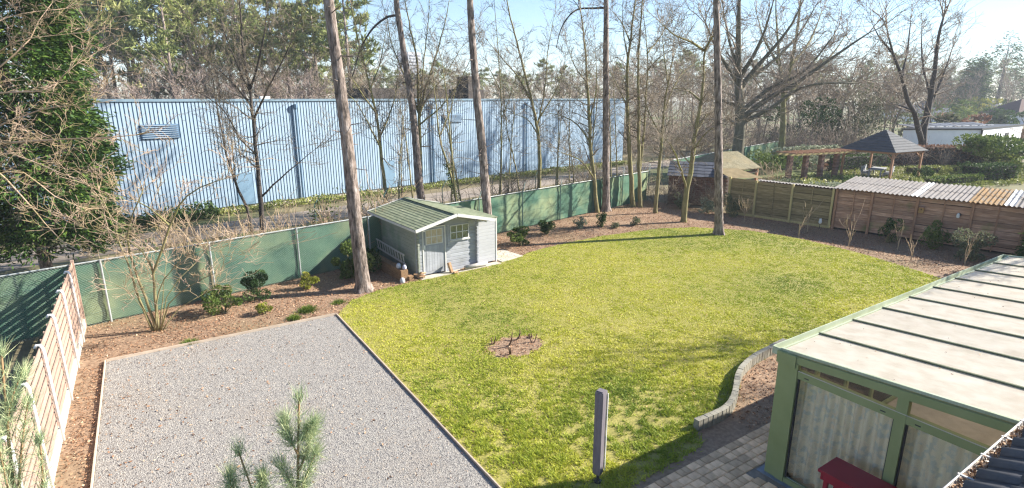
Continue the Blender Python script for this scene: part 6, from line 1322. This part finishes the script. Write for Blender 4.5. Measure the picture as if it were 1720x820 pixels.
shrub('topiary', (49.3, 18.2, 0), 1.0, 1.4, 1300, 0.13, 'dark', 'dark rounded topiary beside the low hedges', 51, cat='topiary', lobes=4)
shrub('topiary', (52.2, 18.0, 0), 0.6, 1.1, 700, 0.12, 'gold', 'golden rounded topiary near the gazebo', 52, cat='topiary', lobes=4)
shrub('topiary', (56.5, 18.6, 0), 0.6, 1.3, 700, 0.12, 'dark', 'small cloud pruned dark topiary before the brown hedge', 53, cat='topiary', lobes=5)
shrub('garden_bush', (44.0, 20.3, 0), 1.4, 0.8, 1500, 0.17, 'mid', 'bright green bush before the pergola', 54)
shrub('garden_bush', (40.0, 20.4, 0), 1.7, 0.6, 1500, 0.17, 'pale', 'pale variegated bush behind the olive fence strip', 55)
shrub('garden_bush', (37.5, 22.0, 0), 1.5, 0.8, 1300, 0.17, 'grey', 'grey tangled bush beside the mossy shelter', 56)
shrub('garden_bush', (50.5, 28.5, 0), 2.4, 2.2, 1900, 0.22, 'pale', 'large pale leaved bush behind the pergola', 57)
shrub('garden_bush', (47.0, 29.3, 0), 2.6, 1.9, 1900, 0.22, 'mid', 'green bush behind the left end of the pergola', 58)
shrub('evergreen_bush', (62.5, 18.6, 0), 3.4, 3.3, 3600, 0.25, 'mid', 'big rounded light green bush before the white building', 59)
shrub('evergreen_bush', (66.5, 18.0, 0), 3.2, 3.0, 3000, 0.25, 'dark', 'big dark bush at the right before the white building', 60)
shrub('evergreen_tree', (64.0, 36.5, 0), 4.4, 6.6, 4200, 0.3, 'dark', 'broad dark evergreen tree behind the gazebo', 61, cat='tree')
shrub('evergreen_tree', (69.0, 34.5, 0), 4.6, 9.5, 2600, 0.28, 'grey', 'tall loose grey green tree behind the gazebo roof', 62, cat='tree', z0=2.0)
shrub('evergreen_tree', (74.0, 33.0, 0), 4.0, 8.0, 1500, 0.28, 'grey', 'loose grey green tree left of the white building', 63, cat='tree', z0=2.0)
hedge((64.0, 22.6, 0), 10.0, 1.6, 1.9, R(-33), 3600, 'brown', 'long reddish brown beech hedge before the white building', 7, leaf=0.2)
for i, (x, y, s, m_, lb) in enumerate(((53.8, 30.2, 1.25, M_twig_r, 'fan shaped reddish bare bush behind the pergola'), (60.0, 24.0, 1.1, M_twig_r, 'reddish bare bush between gazebo and beech hedge'), (60.5, 21.0, 0.9, M_twig_f, 'grey bare bush before the beech hedge'), (64.5, 17.3, 0.8, M_twig_f, 'pale bare bush before the big dark bush'), (57.5, 28.5, 1.0, M_twig_r, 'small reddish bare bush behind the gazebo'), (38.8, 24.0, 0.75, M_twig_y, 'yellowish bare bush left of the pergola'), (67, 16.0, 1.0, M_twig_y, 'yellowish bare bush at the right garden end'))):
    put_bush(x, y, s, i, lb, None, m_)

cover_strip('garden_planting', (43, 19.0), (63, 15.0), 5.0, 0.35, 5000, 0.2, 'gold', 'low yellow green planting between the clipped hedges', 21)
cover_strip('garden_planting', (40, 23.5), (66, 21.5), 6.0, 0.3, 6000, 0.2, 'gold', 'grassy ground round the pergola and gazebo', 22)
cover_strip('garden_planting', (52, 28.0), (68, 24.0), 4.0, 0.6, 3500, 0.24, 'brown', 'brown winter planting behind the gazebo', 23)
# white flat roofed building
M_rend = mat('white_render', [(0.3, (0.739, 0.739, 0.775)), (0.7, (0.829, 0.829, 0.855))], scale=1.5, bump=0.05)
wb = empty('white_building', (75.6, 23.7, 0), 0, 'white flat roofed building with dark roof edge and panels', 'building')
poly = [(0, 0), (15.7, 0.9), (9.0, 8.6), (-7.0, 4.6)]
MB().prism(poly, -0.1, 3.0).build('wall', M_rend, wb)
cx_ = sum(p[0] for p in poly) / 4; cy_ = sum(p[1] for p in poly) / 4
MB().prism([(cx_ + (x - cx_) * 1.02, cy_ + (y - cy_) * 1.02) for x, y in poly], 3.003, 3.17).build('roof', M_iron, wb)
for k in range(9):
    p = Vector((-4.6 + k * 1.6, 4.2 - k * 0.26, 3.2)); o = MB().beam(p, p + Vector((0.6, 2.0, 0.28)), 1.2, 0.04).build('solar_panel', M_slate, wb)
    MB().beam(p + Vector((0, -0.03, 0.03)), p + Vector((1.2, -0.2, 0.03)), 0.06, 0.06).build('panel_frame', M_alu, o)
e1 = Vector((15.7, 0.9, 0)).normalized()
for s, w, z0, z1 in ((1.2, 5.2, 0.9, 2.2), (9.0, 1.2, 0.4, 2.4)):
    wv = MB().beam(e1 * s + Vector((0, -0.03, (z0 + z1) / 2)), e1 * (s + w) + Vector((0, -0.03, (z0 + z1) / 2)), 0.08, z1 - z0).build('window', M_iron, wb)
    MB().beam(e1 * s + Vector((0, -0.08, z0 - .04)), e1 * (s + w) + Vector((0, -0.08, z0 - .04)), 0.1, 0.08).build('window_sill', M_white, wv)
MB().tube([(-0.1, -0.1, 0), (-0.1, -0.1, 3.0)], 0.09, 6).build('downpipe', M_iron, wb)
# white house with dark hipped roof, far right
hp = polar(41.8, 196); hh_ = empty('white_house', hp, R(-30), 'white house with dark hipped tile roof at the right skyline', 'house')
MB().box(-7, 9, -5, 5, -0.1, 2.7).build('wall', M_rend, hh_)
b = MB(); b.add([(-7.8, -5.8, 2.6), (9.8, -5.8, 2.6), (9.8, 5.8, 2.6), (-7.8, 5.8, 2.6), (-2.0, 0, 6.1), (4.0, 0, 6.1)], [(0, 1, 5, 4), (1, 2, 5), (2, 3, 4, 5), (3, 0, 4), (3, 2, 1, 0)]); rfh = b.build('roof', mat('brown_black_tiles', [(0.3, (0.08, 0.045, 0.04)), (0.7, (0.14, 0.085, 0.075))], scale=1.5, stretch=(1, 1, 6), bump=0.3), hh_)
MB().box(2.0, 2.7, -1.5, -0.8, 5.0, 7.6).build('chimney', M_brick, rfh)
for x in (-5, -1.5): w_ = MB().box(x, x + 1.4, -5.06, -4.98, 0.4, 2.1).build('window', mat('orange_shutter', [(0.3, (0.30, 0.13, 0.06)), (0.7, (0.42, 0.2, 0.1))], scale=2), hh_); MB().box(x - .1, x + 1.5, -5.14, -5.07, 0.25, 0.39).build('window_sill', M_white, w_)
for i, (dg, ds, L, h, lb) in enumerate(((37.6, 250, 22, 4.3, 'far low white building with slate blue roof'), (35.9, 200, 9, 3.0, 'far small pale shed behind the black trunked tree'), (34.8, 230, 14, 3.5, 'far pale bungalow half hidden by bare trees'))):
    f_ = empty('far_building', polar(dg, ds), R(-45), lb, 'building'); MB().box(-L / 2, L / 2, -4, 4, -0.1, h * 0.72).build('wall', M_rend, f_)
    b = MB(); b.add([(-L / 2 - .4, -4.5, h * .7), (L / 2 + .4, -4.5, h * .7), (L / 2 + .4, 4.5, h * .7), (-L / 2 - .4, 4.5, h * .7), (-L / 2, 0, h * 1.25), (L / 2, 0, h * 1.25)], [(0, 1, 5, 4), (1, 2, 5), (2, 3, 4, 5), (3, 0, 4), (3, 2, 1, 0)]); b.build('roof', M_slate, f_)
    for k in range(3): MB().box(-L / 3 + k * L / 3 - .6, -L / 3 + k * L / 3 + .6, -4.06, -3.99, h * .2, h * .5).build('window', M_iron, f_)
ff = empty('garden_fence', polar(38.6, 112), R(-42), 'far grey brown plank fence before the white house', 'fence')
for k in range(30): MB().box(-9 + k * .6, -9 + k * .6 + .56, -0.02, 0.02, -0.1, 1.8 + random.uniform(-.03, .03)).build('plank', M_bpost, ff)
for i, (dg, ds, r_, h, k_, lb) in enumerate(((37.2, 180, 8, 6.0, 'mid', 'far green bush mass left of the white house'), (39.2, 215, 9, 6.5, 'yellow', 'far sunlit yellow green bush beyond the low building'), (40.6, 175, 5, 4.2, 'dark', 'far dark bush beside the white house'), (38.2, 130, 4, 3.6, 'brown', 'far copper coloured bush behind the white building'), (36.3, 110, 4, 4.0, 'grey', 'far grey bush behind the flat roof'), (42.5, 230, 10, 8, 'dark', 'far dark trees right of the white house'), (41.2, 240, 8, 6, 'mid', 'far green hedge mass behind the white house'))):
    shrub('far_bush', polar(dg, ds), r_, h, 900, 0.8, k_, lb, 80 + i, z0=0.0)

# tall block far behind
tw_ = empty('tower_block', polar(-9.9, 620), R(20), 'far grey apartment tower behind the trees', 'building')
MB().box(-9, 9, -8, 8, 0, 52).build('wall', mat('hazy_concrete', [(0.3, (0.32, 0.33, 0.36)), (0.7, (0.40, 0.41, 0.44))], scale=0.2), tw_)
for k in range(15): MB().box(-8, 8, -8.2, -7.99, 3 + k * 3.2, 4.5 + k * 3.2).build('window_band', M_slate, tw_)

# ---------------------------------------------------------------- haze
hz = bpy.data.materials.new('haze'); hz.use_nodes = True; hn = hz.node_tree; hn.nodes.clear()
ho = hn.nodes.new('ShaderNodeOutputMaterial'); hv = hn.nodes.new('ShaderNodeVolumePrincipled')
hv.inputs['Color'].default_value = (0.82, 0.88, 0.97, 1); hv.inputs['Density'].default_value = HAZE; hv.inputs['Anisotropy'].default_value = 0.0
hn.links.new(hv.outputs[0], ho.inputs['Volume'])
tag(MB().box(-910, 910, -910, 910, -1.2, 60).build('haze', hz), kind='stuff')
